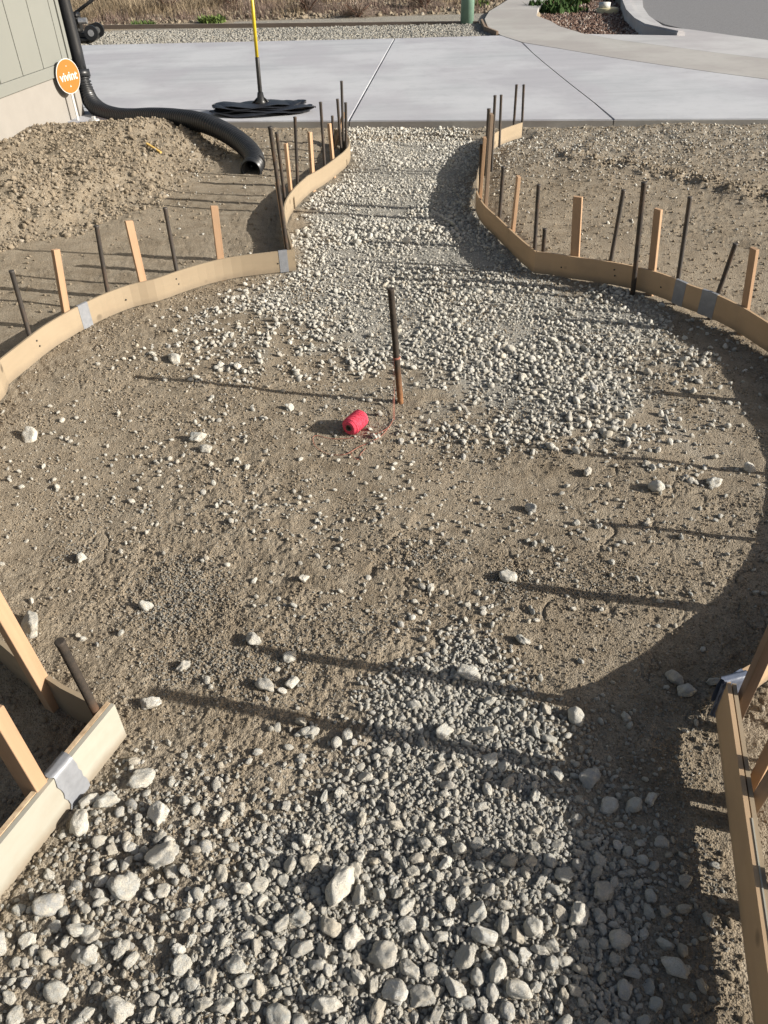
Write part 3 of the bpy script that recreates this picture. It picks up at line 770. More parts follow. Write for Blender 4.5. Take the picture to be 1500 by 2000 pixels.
# outside the forms: pebbly dirt at right, clods on the mound, crumbs everywhere
def scatter_dirt():
    P, Sx = [], []
    # right hand yard
    n = 46000; x = rng.uniform(.6, 5.2, n); y = rng.uniform(2.8, 7.9, n)
    ok = (sdf(INSIDE, x, y) > .03) & (y < E0[1]+(x-E0[0])*ed[1]/ed[0]-.03)
    dens = .34+.55*sstep(4.9, 6.3, y+.3*x*.0+.5*fbm(x*1.5, y*1.5, 141, 3))
    b = line_dist(BERM, x, y); dens = np.maximum(dens, np.exp(-(b/.16)**2)*1.2)
    r = .003+.008*rng.random(n)**2.6+.009*np.exp(-(b/.13)**2)*rng.random(n)**2
    k = ok & (rng.random(n) < dens)
    P.append(np.stack([x[k], y[k]], 1)); Sx.append(r[k])
    # mound
    n = 46000; x = rng.uniform(-4.2, -.7, n); y = rng.uniform(3.6, 8.0, n); m = sdf(MOUND, x, y)
    ok = (m < .04) & (((x-HC[0])*HN[0]+(y-HC[1])*HN[1]) > .02)
    k = ok & (rng.random(n) < .75)
    r = .0035+.009*rng.random(n)**2.2+.018*rng.random(n)**14
    P.append(np.stack([x[k], y[k]], 1)); Sx.append(r[k])
    # left yard
    n = 20000; x = rng.uniform(-3.6, 0, n); y = rng.uniform(2.6, 7.9, n)
    k = (sdf(INSIDE, x, y) > .03) & (sdf(MOUND, x, y) > 0) & (rng.random(n) < .35+.9*fbm(x*1.4, y*1.4, 151, 3)+.8*sstep(6.8, 7.4, y)) & (y < 8.0)
    r = .0028+.010*rng.random(n)**4
    P.append(np.stack([x[k], y[k]], 1)); Sx.append(r[k])
    # verge under the near boards
    n = 9000; x = rng.uniform(-1.3, 1.3, n); y = rng.uniform(.2, 2.4, n)
    k = (sdf(INSIDE, x, y) > -.04)
    r = .003+.008*rng.random(n)**2.5
    P.append(np.stack([x[k], y[k]], 1)); Sx.append(r[k])
    P = np.concatenate(P); r = np.concatenate(Sx)
    z = height(P[:, 0], P[:, 1])+r*.25
    Sc = np.stack([r, r*rng.uniform(.8, 1.1, len(r)), r*rng.uniform(.7, 1.1, len(r))], 1)
    scatter('dirt_clods', np.column_stack([P, z]), rand_rot(len(r), .6), Sc, c_clod, 8)
    # patches of fine grit
    P2, r2 = [], []
    for (px, py, sx, sy, m) in [(350, 1150, .075, .07, 1500), (330, 1200, .05, .03, 500), (1000, 1135, .04, .035, 300), (480, 1280, .13, .04, 700), (420, 1310, .09, .03, 400), (140, 1080, .03, .03, 160), (500, 1350, .2, .05, 500),
                                (830, 1080, .07, .04, 300), (1180, 1140, .1, .05, 300), (680, 1230, .12, .05, 400), (900, 840, .2, .12, 900), (700, 780, .12, .10, 500), (1300, 1450, .08, .16, 500), (1360, 1700, .03, .12, 300), (640, 1000, .3, .1, 400), (250, 1000, .2, .1, 300)]:
        c = G(px, py); q = np.stack([rng.normal(c[0], sx, m), rng.normal(c[1], sy, m)], 1); q = q[inside_ok(q[:, 0], q[:, 1], .01)]
        P2.append(q); r2.append(.0016+.0038*rng.random(len(q))**1.8)
    P2 = np.concatenate(P2); r2 = np.concatenate(r2)
    scatter('fine_grit', np.column_stack([P2, height(P2[:, 0], P2[:, 1])+r2*.3]), rand_rot(len(r2), .6), np.stack([r2, r2*.9, r2*.8], 1), c_grit, 5)
    # fine crumbs inside the form
    n = 230000; x = rng.uniform(-1.7, 1.8, n); y = .3+3.9*rng.random(n)**1.35
    a = fbm(x*2.0+7, y*2.0, 161, 3); b = fbm(x*8, y*8, 163, 3)
    k = inside_ok(x, y, .0) & (rng.random(n) < np.clip(.36+1.2*a+1.3*b, .12, 1))
    D = np.hypot(y, 1.6); r = (.0011+.0042*rng.random(n)**3.2)*(D/1.9)**.45
    gp = G(350, 1150)
    P = np.stack([x[k], y[k]], 1); r = r[k]
    # gritty patches
    for (px, py, sx, sy, m) in [(350, 1150, .10, .10, 2600), (1000, 1130, .05, .05, 500), (480, 1290, .16, .05, 1500), (420, 1200, .05, .05, 600), (140, 1080, .04, .03, 300), (830, 1080, .08, .05, 700), (1180, 1130, .12, .06, 700)]:
        c = G(px, py); q = np.stack([rng.normal(c[0], sx, m), rng.normal(c[1], sy, m)], 1)
        P = np.concatenate([P, q]); r = np.concatenate([r, .0015+.0035*rng.random(m)**1.5])
    z = height(P[:, 0], P[:, 1])+r*.2
    Sc = np.stack([r, r*rng.uniform(.8, 1.1, len(r)), r*rng.uniform(.7, 1.1, len(r))], 1)
    scatter('soil_crumbs', np.column_stack([P, z]), rand_rot(len(r), .7), Sc, c_crumb, 8)
scatter_dirt()

# far gravel strip and gravel along the slab edge
def strips():
    A = FAR0+np.array([-2.5, .35]); f0 = np.array(G(160, 58, .06)[:2]); f1 = np.array(G(936, 47, .06)[:2])
    n = 26000; t = rng.random(n); s = rng.random(n)
    lo = FAR0[None]-fd*2+(FAR1-FAR0+fd*3.0)[None]*t[:, None]
    dv = (f0-FAR0); x = lo[:, 0]+dv[0]*.0*s+s*(-ed[1])*1.72; y = lo[:, 1]+.03+s*1.72
    k = (sdf(P4, x, y) > .03) & (x < 2.0) & (y > 12)
    r = .012+.022*rng.random(n)
    P = np.stack([x, y], 1)[k]; r = r[k]; z = height(P[:, 0], P[:, 1])+r*.5
    scatter('far_gravel_strip', np.column_stack([P, z]), rand_rot(len(r), .6), np.stack([r, r, r*.8], 1), c_far, 5)
strips()

# ------------------------------------------------------------------ form boards
def ribbon(name, pts, z0, z1, th, mat, parent=None, side=1):
    """upright board of thickness th along a line; its inner face is on the line, the rest outside"""
    P = [np.array(p[:2], float) for p in pts]; bm = bmesh.new(); rows = []
    acc = 0
    uvl = bm.loops.layers.uv.new('UVMap')
    for i, p in enumerate(P):
        t = P[min(i+1, len(P)-1)]-P[max(i-1, 0)]; t /= np.linalg.norm(t); nrm = np.array([-t[1], t[0]])*side
        q = p+nrm*th
        rows.append([bm.verts.new((p[0], p[1], z0)), bm.verts.new((p[0], p[1], z1)), bm.verts.new((q[0], q[1], z1)), bm.verts.new((q[0], q[1], z0))])
    for a, b in zip(rows, rows[1:]):
        for k in range(4):
            bm.faces.new((a[k], a[(k+1) % 4], b[(k+1) % 4], b[k]))
    bm.faces.new(rows[0]); bm.faces.new(rows[-1][::-1])
    return bm_obj(name, bm, mat, parent)
BGRP = 'form boards round the path and circle'
def board(pts, z0, z1, th, mat, label, side=1, tapes=(), laminated=False):
    c = pts[0]; e = empty('form_board', (c[0], c[1], z0), label, 'form board', BGRP)
    ribbon('board', pts, z0, z1, th, mat, e, side)
    for (ta, tb, tm) in tapes:
        seg = cut_line(pts, ta, tb); o = ribbon('tape', offs(seg, -.0015*side), z0-.002, z1+.0025, th+.003, tm, e, side)
        tag(o, 'strip of grey tape wrapped over the board')
    return e
def cut_line(pts, ta, tb, n=4):
    P = [np.array(p[:2], float) for p in pts]; L = [0]
    for a, b in zip(P, P[1:]): L.append(L[-1]+np.linalg.norm(b-a))
    out = []
    for k in range(n+1):
        s = (ta+(tb-ta)*k/n)*L[-1]; i = max(0, min(len(P)-2, int(np.searchsorted(L, s))-1)); u = (s-L[i])/(L[i+1]-L[i]); out.append(P[i]+(P[i+1]-P[i])*u)
    return out
def offs(P, d):
    out = []
    for i, p in enumerate(P):
        t = P[min(i+1, len(P)-1)]-P[max(i-1, 0)]; t = t/np.linalg.norm(t); out.append(p+np.array([-t[1], t[0]])*d)
    return out
ZB = ZT-BH
LCs = smooth_line(LC, 3)
iT = min(range(len(LCs)), key=lambda i: abs(LCs[i][0]-G(165, 595, ZT)[0]))
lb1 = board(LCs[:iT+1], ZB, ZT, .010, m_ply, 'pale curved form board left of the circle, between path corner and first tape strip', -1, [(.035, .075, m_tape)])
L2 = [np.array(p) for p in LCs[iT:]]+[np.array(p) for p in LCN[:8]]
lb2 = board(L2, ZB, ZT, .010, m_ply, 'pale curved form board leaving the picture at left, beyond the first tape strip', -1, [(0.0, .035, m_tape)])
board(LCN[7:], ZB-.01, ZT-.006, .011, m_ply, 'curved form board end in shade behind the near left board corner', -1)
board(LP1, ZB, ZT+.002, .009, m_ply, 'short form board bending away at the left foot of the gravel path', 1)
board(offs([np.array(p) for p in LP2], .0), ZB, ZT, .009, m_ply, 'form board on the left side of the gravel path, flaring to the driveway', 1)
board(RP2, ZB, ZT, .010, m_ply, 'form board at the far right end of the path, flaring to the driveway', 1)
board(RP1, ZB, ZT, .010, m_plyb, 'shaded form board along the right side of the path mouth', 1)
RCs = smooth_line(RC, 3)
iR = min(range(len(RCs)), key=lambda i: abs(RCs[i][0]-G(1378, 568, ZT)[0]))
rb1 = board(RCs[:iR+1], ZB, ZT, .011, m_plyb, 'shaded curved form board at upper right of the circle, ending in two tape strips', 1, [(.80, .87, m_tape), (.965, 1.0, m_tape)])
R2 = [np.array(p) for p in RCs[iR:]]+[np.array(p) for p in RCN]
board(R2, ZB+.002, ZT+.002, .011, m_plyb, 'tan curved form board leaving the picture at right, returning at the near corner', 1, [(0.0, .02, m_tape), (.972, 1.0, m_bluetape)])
def grad_out(p):
    e = .004; g = sdf(INSIDE, np.array([p[0]+e, p[0]-e, p[0], p[0]]), np.array([p[1], p[1], p[1]+e, p[1]-e]))
    v = np.array([g[0]-g[1], g[2]-g[3], 0]); return v/max(np.linalg.norm(v), 1e-9)
def screws(px, py, par, n=2):
    p = G(px, py, .08); gdir = -grad_out(p)
    # slide the point onto the board's inner face
    p = p+gdir*(float(sdf(INSIDE, np.array([p[0]]), np.array([p[1]]))[0]))
    for i in range(n):
        c = Vector(p)+Vector((gdir[1]*.008*(i-.5), -gdir[0]*.008*(i-.5), .03*(i-.5))); nn = Vector(gdir)
        bm = bmesh.new(); bm_tube(bm, [c-nn*.003, c+nn*.0012, c+nn*.0016], [.0042, .0042, .003], 10); bm_obj('screw', bm, m_dark, par, True)
# near boards, laminated of plies
screws(90, 672, lb2); screws(352, 552, lb1); screws(540, 507, lb1, 1); screws(270, 592, lb1, 1); screws(1205, 528, rb1); screws(1290, 555, rb1, 1); screws(1100, 512, rb1, 1)
e = empty('form_board', (NL0[0], NL0[1], 0), 'straight pale board at lower left with crinkled tape patch over its joint', 'form board', BGRP)
jt = .175
ribbon('board', [NL0, NL0+dl*jt], .012, .135, .011, m_plyd, e, -1)
ribbon('board', [NL0+dl*(jt+.002), NL1], .010, .134, .011, m_plyd, e, -1)
ribbon('backing_board', [q for q in offs([NL0, NL0+dl*1.5], -.0125)], .012, .136, .011, m_lam, e, -1)
def crinkled_tape(p, d, side, w, z0, z1, th, par, mat):
    bm = bmesh.new(); nrm = np.array([-d[1], d[0]])*side; prof = [(-.002, z0-.004), (-.002, z1+.003), (th+.003, z1+.003), (th+.003, z0+.03)]
    segs = [prof[0]]
    for a, b in zip(prof, prof[1:]):
        m = 8 if abs(a[1]-b[1]) > .02 else 3
        for k in range(1, m+1): segs.append((a[0]+(b[0]-a[0])*k/m, a[1]+(b[1]-a[1])*k/m))
    rows = []
    for i in range(9):
        s = (i/8-.5)*w; row = []
        for j, (o_, z) in enumerate(segs):
            jit = random.uniform(-.0014, .0012); sk = .05*(z-z0)
            q = p+d*(s+sk+(random.uniform(-.004, .004) if i in (0, 8) else 0))+nrm*(o_-abs(jit) if j < 9 else o_)
            row.append(bm.verts.new((q[0], q[1], z+random.uniform(-.001, .001))))
        rows.append(row)
    for a, b in zip(rows, rows[1:]):
        for k in range(len(a)-1): bm.faces.new((a[k], a[k+1], b[k+1], b[k]))
    return tag(bm_obj('tape', bm, mat, par, True), 'crinkled silver tape patch')
crinkled_tape(NL0+dl*jt, dl, -1, .062, .012, .136, .024, e, m_tape)
e = empty('form_board', (NR0[0], NR0[1], 0), 'straight tan board at lower right, shaded on its inner face', 'form board', BGRP)
ribbon('board', [NR0, NR1], .030, .142, .010, m_plyb, e, 1)
ribbon('backing_board', offs([NR0+dr*.01, NR1], .0135), .030, .140, .009, m_ply, e, 1)
o = ribbon('cap_strip', offs([NR0+dr*.36, NR1], .0102), .05, .1435, .003, m_plyd, e, 1)
crinkled_tape(np.array(RCN[-1])+np.array([.03, .005]), np.array([.97, .25]), 1, .07, .02, .142, .012, e, m_bluetape)

# ------------------------------------------------------------------ stakes
SG_S = 'steel stakes holding the form boards'; SG_W = 'wooden stakes holding the form boards'
def nearest_tangent(x, y):
    P = np.array([p[:2] for p in INSIDE]); i = int(np.argmin(np.hypot(P[:, 0]-x, P[:, 1]-y))); a = P[i-1]; b = P[(i+1) % len(P)]
    t = b-a; return t/np.linalg.norm(t)
def stake(kind, top, foot, z0, label, w=None, mat=None, topz=None):
    b = G(*foot, z0) if not isinstance(foot, np.ndarray) else foot
    half = (w or .0105) if kind == 'steel' else (w or (.038, .019))[1]/2
    if z0 >= .1 and not isinstance(foot, np.ndarray):
        need = half+.014+(.010 if b[1] < 1.6 and kind == 'wood' else -.012 if b[1] < 1.6 else 0)-float(sdf(INSIDE, np.array([b[0]]), np.array([b[1]]))[0])
        if need > 0: b = b+grad_out(b)*need
    t = ray_top(b, *top) if not isinstance(top, np.ndarray) else top
    b = np.array(b); t = np.array(t); ax = t-b; f = b-ax*((z0+.10)/max(ax[2], .05))
    if z0 >= .1 and not isinstance(foot, np.ndarray):
        need = half+.014+(.010 if b[1] < 1.6 and kind == 'wood' else -.012 if b[1] < 1.6 else 0)-float(sdf(INSIDE, np.array([f[0]]), np.array([f[1]]))[0])
        if need > 0: f = f+grad_out(f)*need
    L = np.linalg.norm(t-f); lab = label
    if kind == 'steel':
        r = w or .0105; m = frame_mat(f, t); bm = bmesh.new()
        zs = [0, .02, L*.5, L-.012, L-.008, L-.001, L]; rs = [.3*r, r, r, r, r*1.10, r*1.12, r*.9]
        rings = []
        for z, q in zip(zs, rs):
            rings.append([bm.verts.new(m @ Vector((q*math.cos(2*math.pi*k/14), q*math.sin(2*math.pi*k/14), z))) for k in range(14)])
        for r1, r2 in zip(rings, rings[1:]):
            for k in range(14): bm.faces.new((r1[k], r1[(k+1) % 14], r2[(k+1) % 14], r2[k]))
        bm.faces.new(rings[0][::-1]); bm.faces.new(rings[-1])
        # nail holes down the stake
        z = L-.05
        o = bm_obj('steel_stake', bm, mat or m_steel, None, False)
        for p in o.data.polygons: p.use_smooth = len(p.vertices) == 4
        # move origin to the foot
        o.data.transform(Matrix.Translation(-Vector(f))); o.location = Vector(f)
        tag(o, lab, 'stake', SG_S)
    else:
        ww, dd = w or (.038, .019); tg = nearest_tangent(b[0], b[1]); m = frame_mat(f, t, (tg[0], tg[1], 0)); bm = bmesh.new()
        vs = []
        for z, s in ((0, .15), (.07, 1), (L-.002, 1), (L, .93)):
            vs.append([bm.verts.new(m @ Vector((x*ww/2*s, y*dd/2*(s if s > .5 else 1), z+(.002*x if z > .1 else 0)))) for x, y in ((-1, -1), (1, -1), (1, 1), (-1, 1))])
        for a, c in zip(vs, vs[1:]):
            for k in range(4): bm.faces.new((a[k], a[(k+1) % 4], c[(k+1) % 4], c[k]))
        bm.faces.new(vs[0][::-1]); bm.faces.new(vs[-1])
        es = [e for e in bm.edges if abs(e.calc_length()) > .1]
        bmesh.ops.bevel(bm, geom=es, offset=.0012, segments=1, affect='EDGES')
        o = bm_obj('wooden_stake', bm, mat or m_stake, None)
        o.data.transform(m.inverted()); o.matrix_world = m
        tag(o, lab, 'stake', SG_W)
    return o
T = .125
ST = [
 ('steel', (22, 528), (74, 655), T, 'dark steel stake nearest the left picture edge, outside the left curved board'),
 ('wood', (108, 487), (144, 612), T, 'light wooden stake with two knots, leftmost tall one outside the left curved board'),
 ('steel', (188, 440), (226, 577), T, 'steel stake between the two left wooden stakes of the left curve'),
 ('wood', (251, 431), (285, 556), T, 'light wooden stake in the middle of the left curved board'),
 ('steel', (322, 405), (350, 531), T, 'steel stake between middle and right wooden stakes of the left curve'),
 ('wood', (418, 402), (438, 512), T, 'light wooden stake on the left curve, closest to the path corner'),
 ('steel', (527, 247), (566, 486), T, 'tallest thin steel stake at the corner where curve meets path on the left'),
 ('wood', (541, 357), (560, 484), T, 'pinkish wooden stake at the corner where curve meets path on the left'),
 ('steel', (540, 258), (559, 390), .11, 'steel stake just behind the left path corner stakes'),
 ('wood', (558, 280), (576, 372), T, 'short wooden stake at the bend of the left path board'),
 ('steel', (576, 228), (589, 358), T, 'slim steel stake between the two wooden stakes of the left path board'),
 ('wood', (605, 258), (619, 338), T, 'wooden stake at the joint of the two left path boards'),
 ('steel', (626, 199), (634, 322), T, 'dark steel stake beside the left path board, left of the shaded patch'),
 ('wood', (643, 241), (651, 310), T, 'wooden stake standing in the shaded patch beside the left path board'),
 ('steel', (649, 226), (651, 282), .03, 'short steel stake next to the driveway behind the left path board'),
 ('steel', (659, 193), (666, 290), .10, 'thin steel stake at the far end of the left path board'),
 ('steel', (667, 158), (671, 284), .08, 'tallest steel stake at the far end of the left path board'),
 ('wood', (672, 219), (674, 262), .10, 'narrow pale wooden stake against the driveway edge, left of the path'),
 ('steel', (675, 200), (677, 318), .02, 'steel stake inside the path in front of the left board end'),
 ('steel', (1023, 165), (1019, 261), .02, 'steel stake farthest right at the end of the flared right board'),
 ('steel', (1009, 165), (1002, 268), .02, 'steel stake second from right at the flared right board'),
 ('steel', (979, 185), (975, 284), .02, 'thin steel stake third from right at the flared right board'),
 ('steel', (967, 186), (960, 330), .03, 'steel stake with dark head in the cluster on the right path side'),
 ('steel', (955, 212), (948, 335), .03, 'fat dark steel stake in the cluster on the right path side'),
 ('wood', (960, 222), (949, 396), .11, 'long brown wooden stake in the cluster on the right path side'),
 ('steel', (940, 281), (935, 372), .12, 'short dark steel stake at the bend of the right path board'),
 ('wood', (947, 268), (939, 374), .12, 'narrow light wooden stake at the bend of the right path board'),
 ('steel', (983, 325), (971, 423), T, 'steel stake left of the slim wooden stake on the right path board'),
 ('wood', (1013, 344), (1002, 446), T, 'slim wooden stake on the right path board before the corner'),
 ('steel', (1052, 360), (1042, 485), T, 'steel stake at the corner where path meets the right curve'),
 ('steel', (1064, 446), (1061, 490), T, 'very short steel stub just right of the right path corner'),
 ('wood', (1129, 384), (1123, 500), T, 'wide wooden stake, first on the right curved board'),
 ('steel', (1218, 370), (1191, 512), T, 'leaning brown steel stake between the first and second wooden stakes on right curve'),
 ('steel', (1258, 355), (1236, 572), .012, 'long thick steel stake standing inside, against the face of the right curved board'),
 ('wood', (1286, 408), (1269, 531), T, 'wooden stake second on the right curved board, behind the long steel stake'),
 ('steel', (1348, 384), (1321, 546), T, 'tall steel stake right of the second wooden stake on the right curve'),
 ('steel', (1437, 475), (1400, 574), T, 'short leaning black steel stake beside the last right hand wooden stake'),
 ('wood', (1474, 485), (1449, 602), T, 'wooden stake nearest the right picture edge on the right curved board'),
]
for k_, top, foot, z0, lab in ST:
    w = None
    if 'fat dark' in lab or 'long thick' in lab: w = .0125
    if k_ == 'wood' and ('wide' in lab): w = (.045, .02)
    if k_ == 'wood' and ('narrow' in lab or 'slim' in lab): w = (.028, .019)
    mt = m_stake2 if 'brown wooden' in lab else None
    stake(k_, top, foot, z0, lab, w, mt)
# the stake in the middle of the circle, thicker, rusty at the foot
ob = stake('steel', (763, 563), (782, 785), 0.0, 'rusty steel stake standing alone in the middle of the circle, with pink string tied on', .0125, m_rust)
CB = G(782, 785, 0); CT = ray_top(CB, 763, 563)
# near left
stake('wood', (-50, 1108), (100, 1368), .03, 'light wooden stake leaning across the left picture edge above the board corner', (.034, .034))
stake('steel', (116, 1252), (194, 1402), .10, 'rusty brown steel stake behind the corner of the near left boards', .0105, m_rust)
stake('wood', (-26, 1380), (93, 1543), .125, 'orange toned wooden stake behind the near left board, beside the tape patch', (.062, .030))
# near right: their heights follow from where their shadows end
def shadow_stake(kind, foot, tip, z0, lab, w, mat):
    p = G(*foot, z0); n_ = grad_out(p); p = p+n_*(w[1]/2+.032-float(sdf(INSIDE, np.array([p[0]]), np.array([p[1]]))[0])); g = G(*tip)
    h = float(np.linalg.norm(p[:2]-g[:2]))*math.tan(SUN_EL)
    stake(kind, np.array([p[0]+.004, p[1]-.004, h]), np.array([p[0], p[1], z0]), z0, lab, w, mat)
shadow_stake('wood', (1452, 1372), (510, 1234), .10, 'dark brown wooden stake behind the near right board corner', (.032, .022), m_stake3)
shadow_stake('wood', (1478, 1545), (930, 1490), .13, 'greyish wooden stake behind the near right board, cut by the picture edge', (.042, .026), m_stake2)
shadow_stake('wood', (1500, 1722), (880, 1625), .13, 'brown stake end behind the near right board, lowest at the picture edge', (.036, .026), m_stake2)
# stakes just outside the picture on the right whose shadows fall into it
sd = np.array([SUNV.x, SUNV.y]); sd /= np.linalg.norm(sd)
offs_sh = [((1265, 765), 'w', 'thick stake off the right edge, its shadow lying over the upper right gravel'),
 ((1100, 886), 's', 'steel stake off the right edge, its thin shadow lying just under the upper gravel'),
 ((1160, 1018), 's', 'steel stake off the right edge, its shadow crossing the bare dirt at right'),
 ((1020, 1138), 'w', 'stake off the right edge, its shadow ending at the grey mud caked rock'),
 ((285, 1350), 'w', 'tall stake off the right edge, its shadow reaching the near left board corner')]
for (px, py), kd, slab_ in offs_sh:
    g = G(px, py)[:2]; s = 0
    while s < 3:
        s += .01; q = g+sd*s
        if q[1] > 1.15 and np.hypot(q[0]-CX, q[1]-CY) > CR+.03: break
        if q[1] <= 1.16:
            rel = q-NR0
            if rel[0]*dr[1]-rel[1]*dr[0] < -.035 if False else q[0] > NR0[0]+dr[0]*(q[1]-NR0[1])/dr[1]+.04: break
    h_ = s*math.tan(SUN_EL)
    if h_ < .18: h_ = .18
    p0 = np.array([q[0], q[1], 0.0]); p1 = np.array([q[0]+random.uniform(-.01, .01), q[1]+random.uniform(-.01, .01), h_])
    stake('steel' if kd == 's' else 'wood', p1, p0, 0.0, slab_, None if kd == 's' else (.03, .022))

# ------------------------------------------------------------------ spool of pink twine
def spool():
    p = G(697, 843); r = .034; L = .098
    a = math.radians(58)                      # axis on the ground
    d = Vector((math.cos(a), math.sin(a), 0)); c = Vector((p[0], p[1], hz(p[0], p[1])+r*.98))
    c = Vector((p[0]-.004, p[1]+.02, hz(p[0], p[1])+r*.97))
    root = empty('spool_of_twine', (p[0], p[1], 0), 'bright pink red spool of twine lying on the dirt with its loose end uncoiled', 'spool')
    m = frame_mat(c-d*L/2, c+d*L/2, (0, 0, 1)); bm = bmesh.new(); n = 120; seg = 32
    rings = []
    for i in range(n+1):
        t = i/n; z = t*L; prof = r*min(1, .70+.30*math.sin(math.pi*min(max(t*2.6, 0), .5)) if t < .2 else 1)
        if t > .82: prof = r*(.70+.30*math.sin(math.pi*.5*(1-t)/.18))
        if t < .16: prof = r*(.76+.24*math.sin(math.pi*.5*t/.16))
        rings.append([bm.verts.new(m @ Vector(((prof+.0014*math.sin(i*1.25+2*k*2*math.pi/seg))*math.cos(2*math.pi*k/seg), (prof+.0014*math.sin(i*1.25+2*k*2*math.pi/seg))*math.sin(2*math.pi*k/seg), z))) for k in range(seg)])
    for r1, r2 in zip(rings, rings[1:]):
        for k in range(seg): bm.faces.new((r1[k], r1[(k+1) % seg], r2[(k+1) % seg], r2[k]))
    for ring, z in ((rings[0], 0), (rings[-1], L)):
        inner = [bm.verts.new(m @ Vector((.013*math.cos(2*math.pi*k/seg), .013*math.sin(2*math.pi*k/seg), z+(.001 if z == 0 else -.001)))) for k in range(seg)]
        for k in range(seg): bm.faces.new((ring[k], ring[(k+1) % seg], inner[(k+1) % seg], inner[k]))
    bm_obj('twine_winding', bm, m_pink, root, True)
    for q_, (tn, ph) in enumerate(((5, 0), (-5, 1.0), (7, 2.0), (-7, .3))):      # outer turns crossing each other
        P = []
        for i in range(150):
            t = .10+.80*(.5-.5*math.cos(i/149*math.pi*3)); a_ = ph+i/149*abs(tn)*2*math.pi*(1 if tn > 0 else -1)
            pr_ = r*(.76+.24*math.sin(math.pi*.5*min(t, .16)/.16)) if t < .16 else r*(.70+.30*math.sin(math.pi*.5*min(1-t, .18)/.18))
            P.append(m @ Vector(((pr_+.0012)*math.cos(a_), (pr_+.0012)*math.sin(a_), t*L)))
        bm = bmesh.new(); bm_tube(bm, P, .0011, 5); bm_obj('outer_turns', bm, m_pink, root, True)
    bm = bmesh.new()
    for rr_, zz in (((.0128, .0108), (-.002, L+.002)),):
        rs = []
        for R_, z in ((rr_[0], zz[0]), (rr_[0], zz[1]), (rr_[1], zz[1]), (rr_[1], zz[0])):
            rs.append([bm.verts.new(m @ Vector((R_*math.cos(2*math.pi*k/20), R_*math.sin(2*math.pi*k/20), z))) for k in range(20)])
        for i in range(4):
            for k in range(20): bm.faces.new((rs[i][k], rs[i][(k+1) % 20], rs[(i+1) % 4][(k+1) % 20], rs[(i+1) % 4][k]))
    bm_obj('core', bm, m_card, root, True)
    def gz(px, py, dz=.003):
        q = G(px, py); return (q[0], q[1], hz(q[0], q[1])+dz)
    loops = [[gz(705, 850), gz(722, 851), gz(745, 845), gz(760, 836), gz(768, 822)],
             [gz(690, 855), gz(650, 856), gz(618, 850), gz(611, 858), gz(618, 872), gz(640, 884), gz(668, 888), gz(684, 884), gz(700, 874), gz(728, 862), gz(748, 850), gz(764, 830)],
             [gz(684, 884), gz(690, 893), gz(700, 896), gz(704, 886), gz(714, 876)]]
    for L_ in loops:
        P = smooth_line(L_, 6); bm = bmesh.new(); bm_tube(bm, P, .0010, 6); bm_obj('string', bm, m_pinks, root, True)
    # up to the stake and knotted round it
    ax = (CT-CB)/np.linalg.norm(CT-CB); kn = CB+ax*((ray_top(CB, 773, 700)-CB)[2]/ax[2])
    up = [np.array(gz(768, 822)), CB+np.array([-.030, -.03, .02]), kn+np.array([-.016, -.004, -.12]), kn+np.array([-.0145, -.006, 0])]
    for off in (0, .005):
        P = smooth_line([p_+np.array([off, -off*.5, 0]) for p_ in up], 6); bm = bmesh.new(); bm_tube(bm, P, .0010, 6); bm_obj('string', bm, m_pinks, root, True)
    P = []
    A = Vector(ax); x_ = A.cross(Vector((0, 1, 0))).normalized(); y_ = A.cross(x_)
    for i in range(60):
        t = i/59*3*2*math.pi; P.append(Vector(kn)+A*(i*.00014)+(x_*math.cos(t)+y_*math.sin(t))*.0138)
    bm = bmesh.new(); bm_tube(bm, P, .0010, 6); bm_obj('knot', bm, m_pinks, root, True)
spool()

# ------------------------------------------------------------------ house corner
def house():
    root = empty('house', (HC[0], HC[1], 0), 'house corner with pale green grey board siding above a cream foundation', 'house')
    d3 = Vector((HDIR[0], HDIR[1], 0)); n3 = Vector((HN[0], HN[1], 0)); C0 = Vector((HC[0], HC[1], 0))
    def block(name, t0, t1, z0, z1, o0, o1, mat, bev=.0):
        bm = bmesh.new(); vs = [bm.verts.new(C0+d3*t+n3*o+Vector((0, 0, z))) for z in (z0, z1) for t, o in ((t0, o0), (t1, o0), (t1, o1), (t0, o1))]
        for f in ((3, 2, 1, 0), (4, 5, 6, 7), (0, 1, 5, 4), (1, 2, 6, 5), (2, 3, 7, 6), (3, 0, 4, 7)): bm.faces.new([vs[i] for i in f])
        if bev: bmesh.ops.bevel(bm, geom=list(bm.edges), offset=bev, segments=1, affect='EDGES')
        return bm_obj(name, bm, mat, root)
    block('foundation', -8, -.008, -.2, .452, -4, -.012, m_found)
    block('corner_post', -.095, 0, -.2, .446, -.05, .006, m_found, .004)
    block('bottom_trim', -8, -.002, .456, .545, -.06, .008, m_side, .003)
    block('wall', -8, -.02, .50, 3.2, -4, -.010, mk_simple('siding_groove_shade', (.10, .10, .085), .8, .2, .05, 4))  # backing darker than the siding: the shade in the grooves is painted in
    xs_ = [-.16-.35*i for i in range(20)]
    prev = -.062
    block('corner_trim', -.052, 0, .547, 3.2, -.06, .009, m_side, .003)
    for t in xs_:
        block('siding_board', t+.005, prev, .547, 3.2, -.02, 0, m_side, .002); prev = t-.005
    # gable side turning the corner
    block('front_wall', -.02, 0.0, .452, 3.2, -4, -.062, m_side)
house()
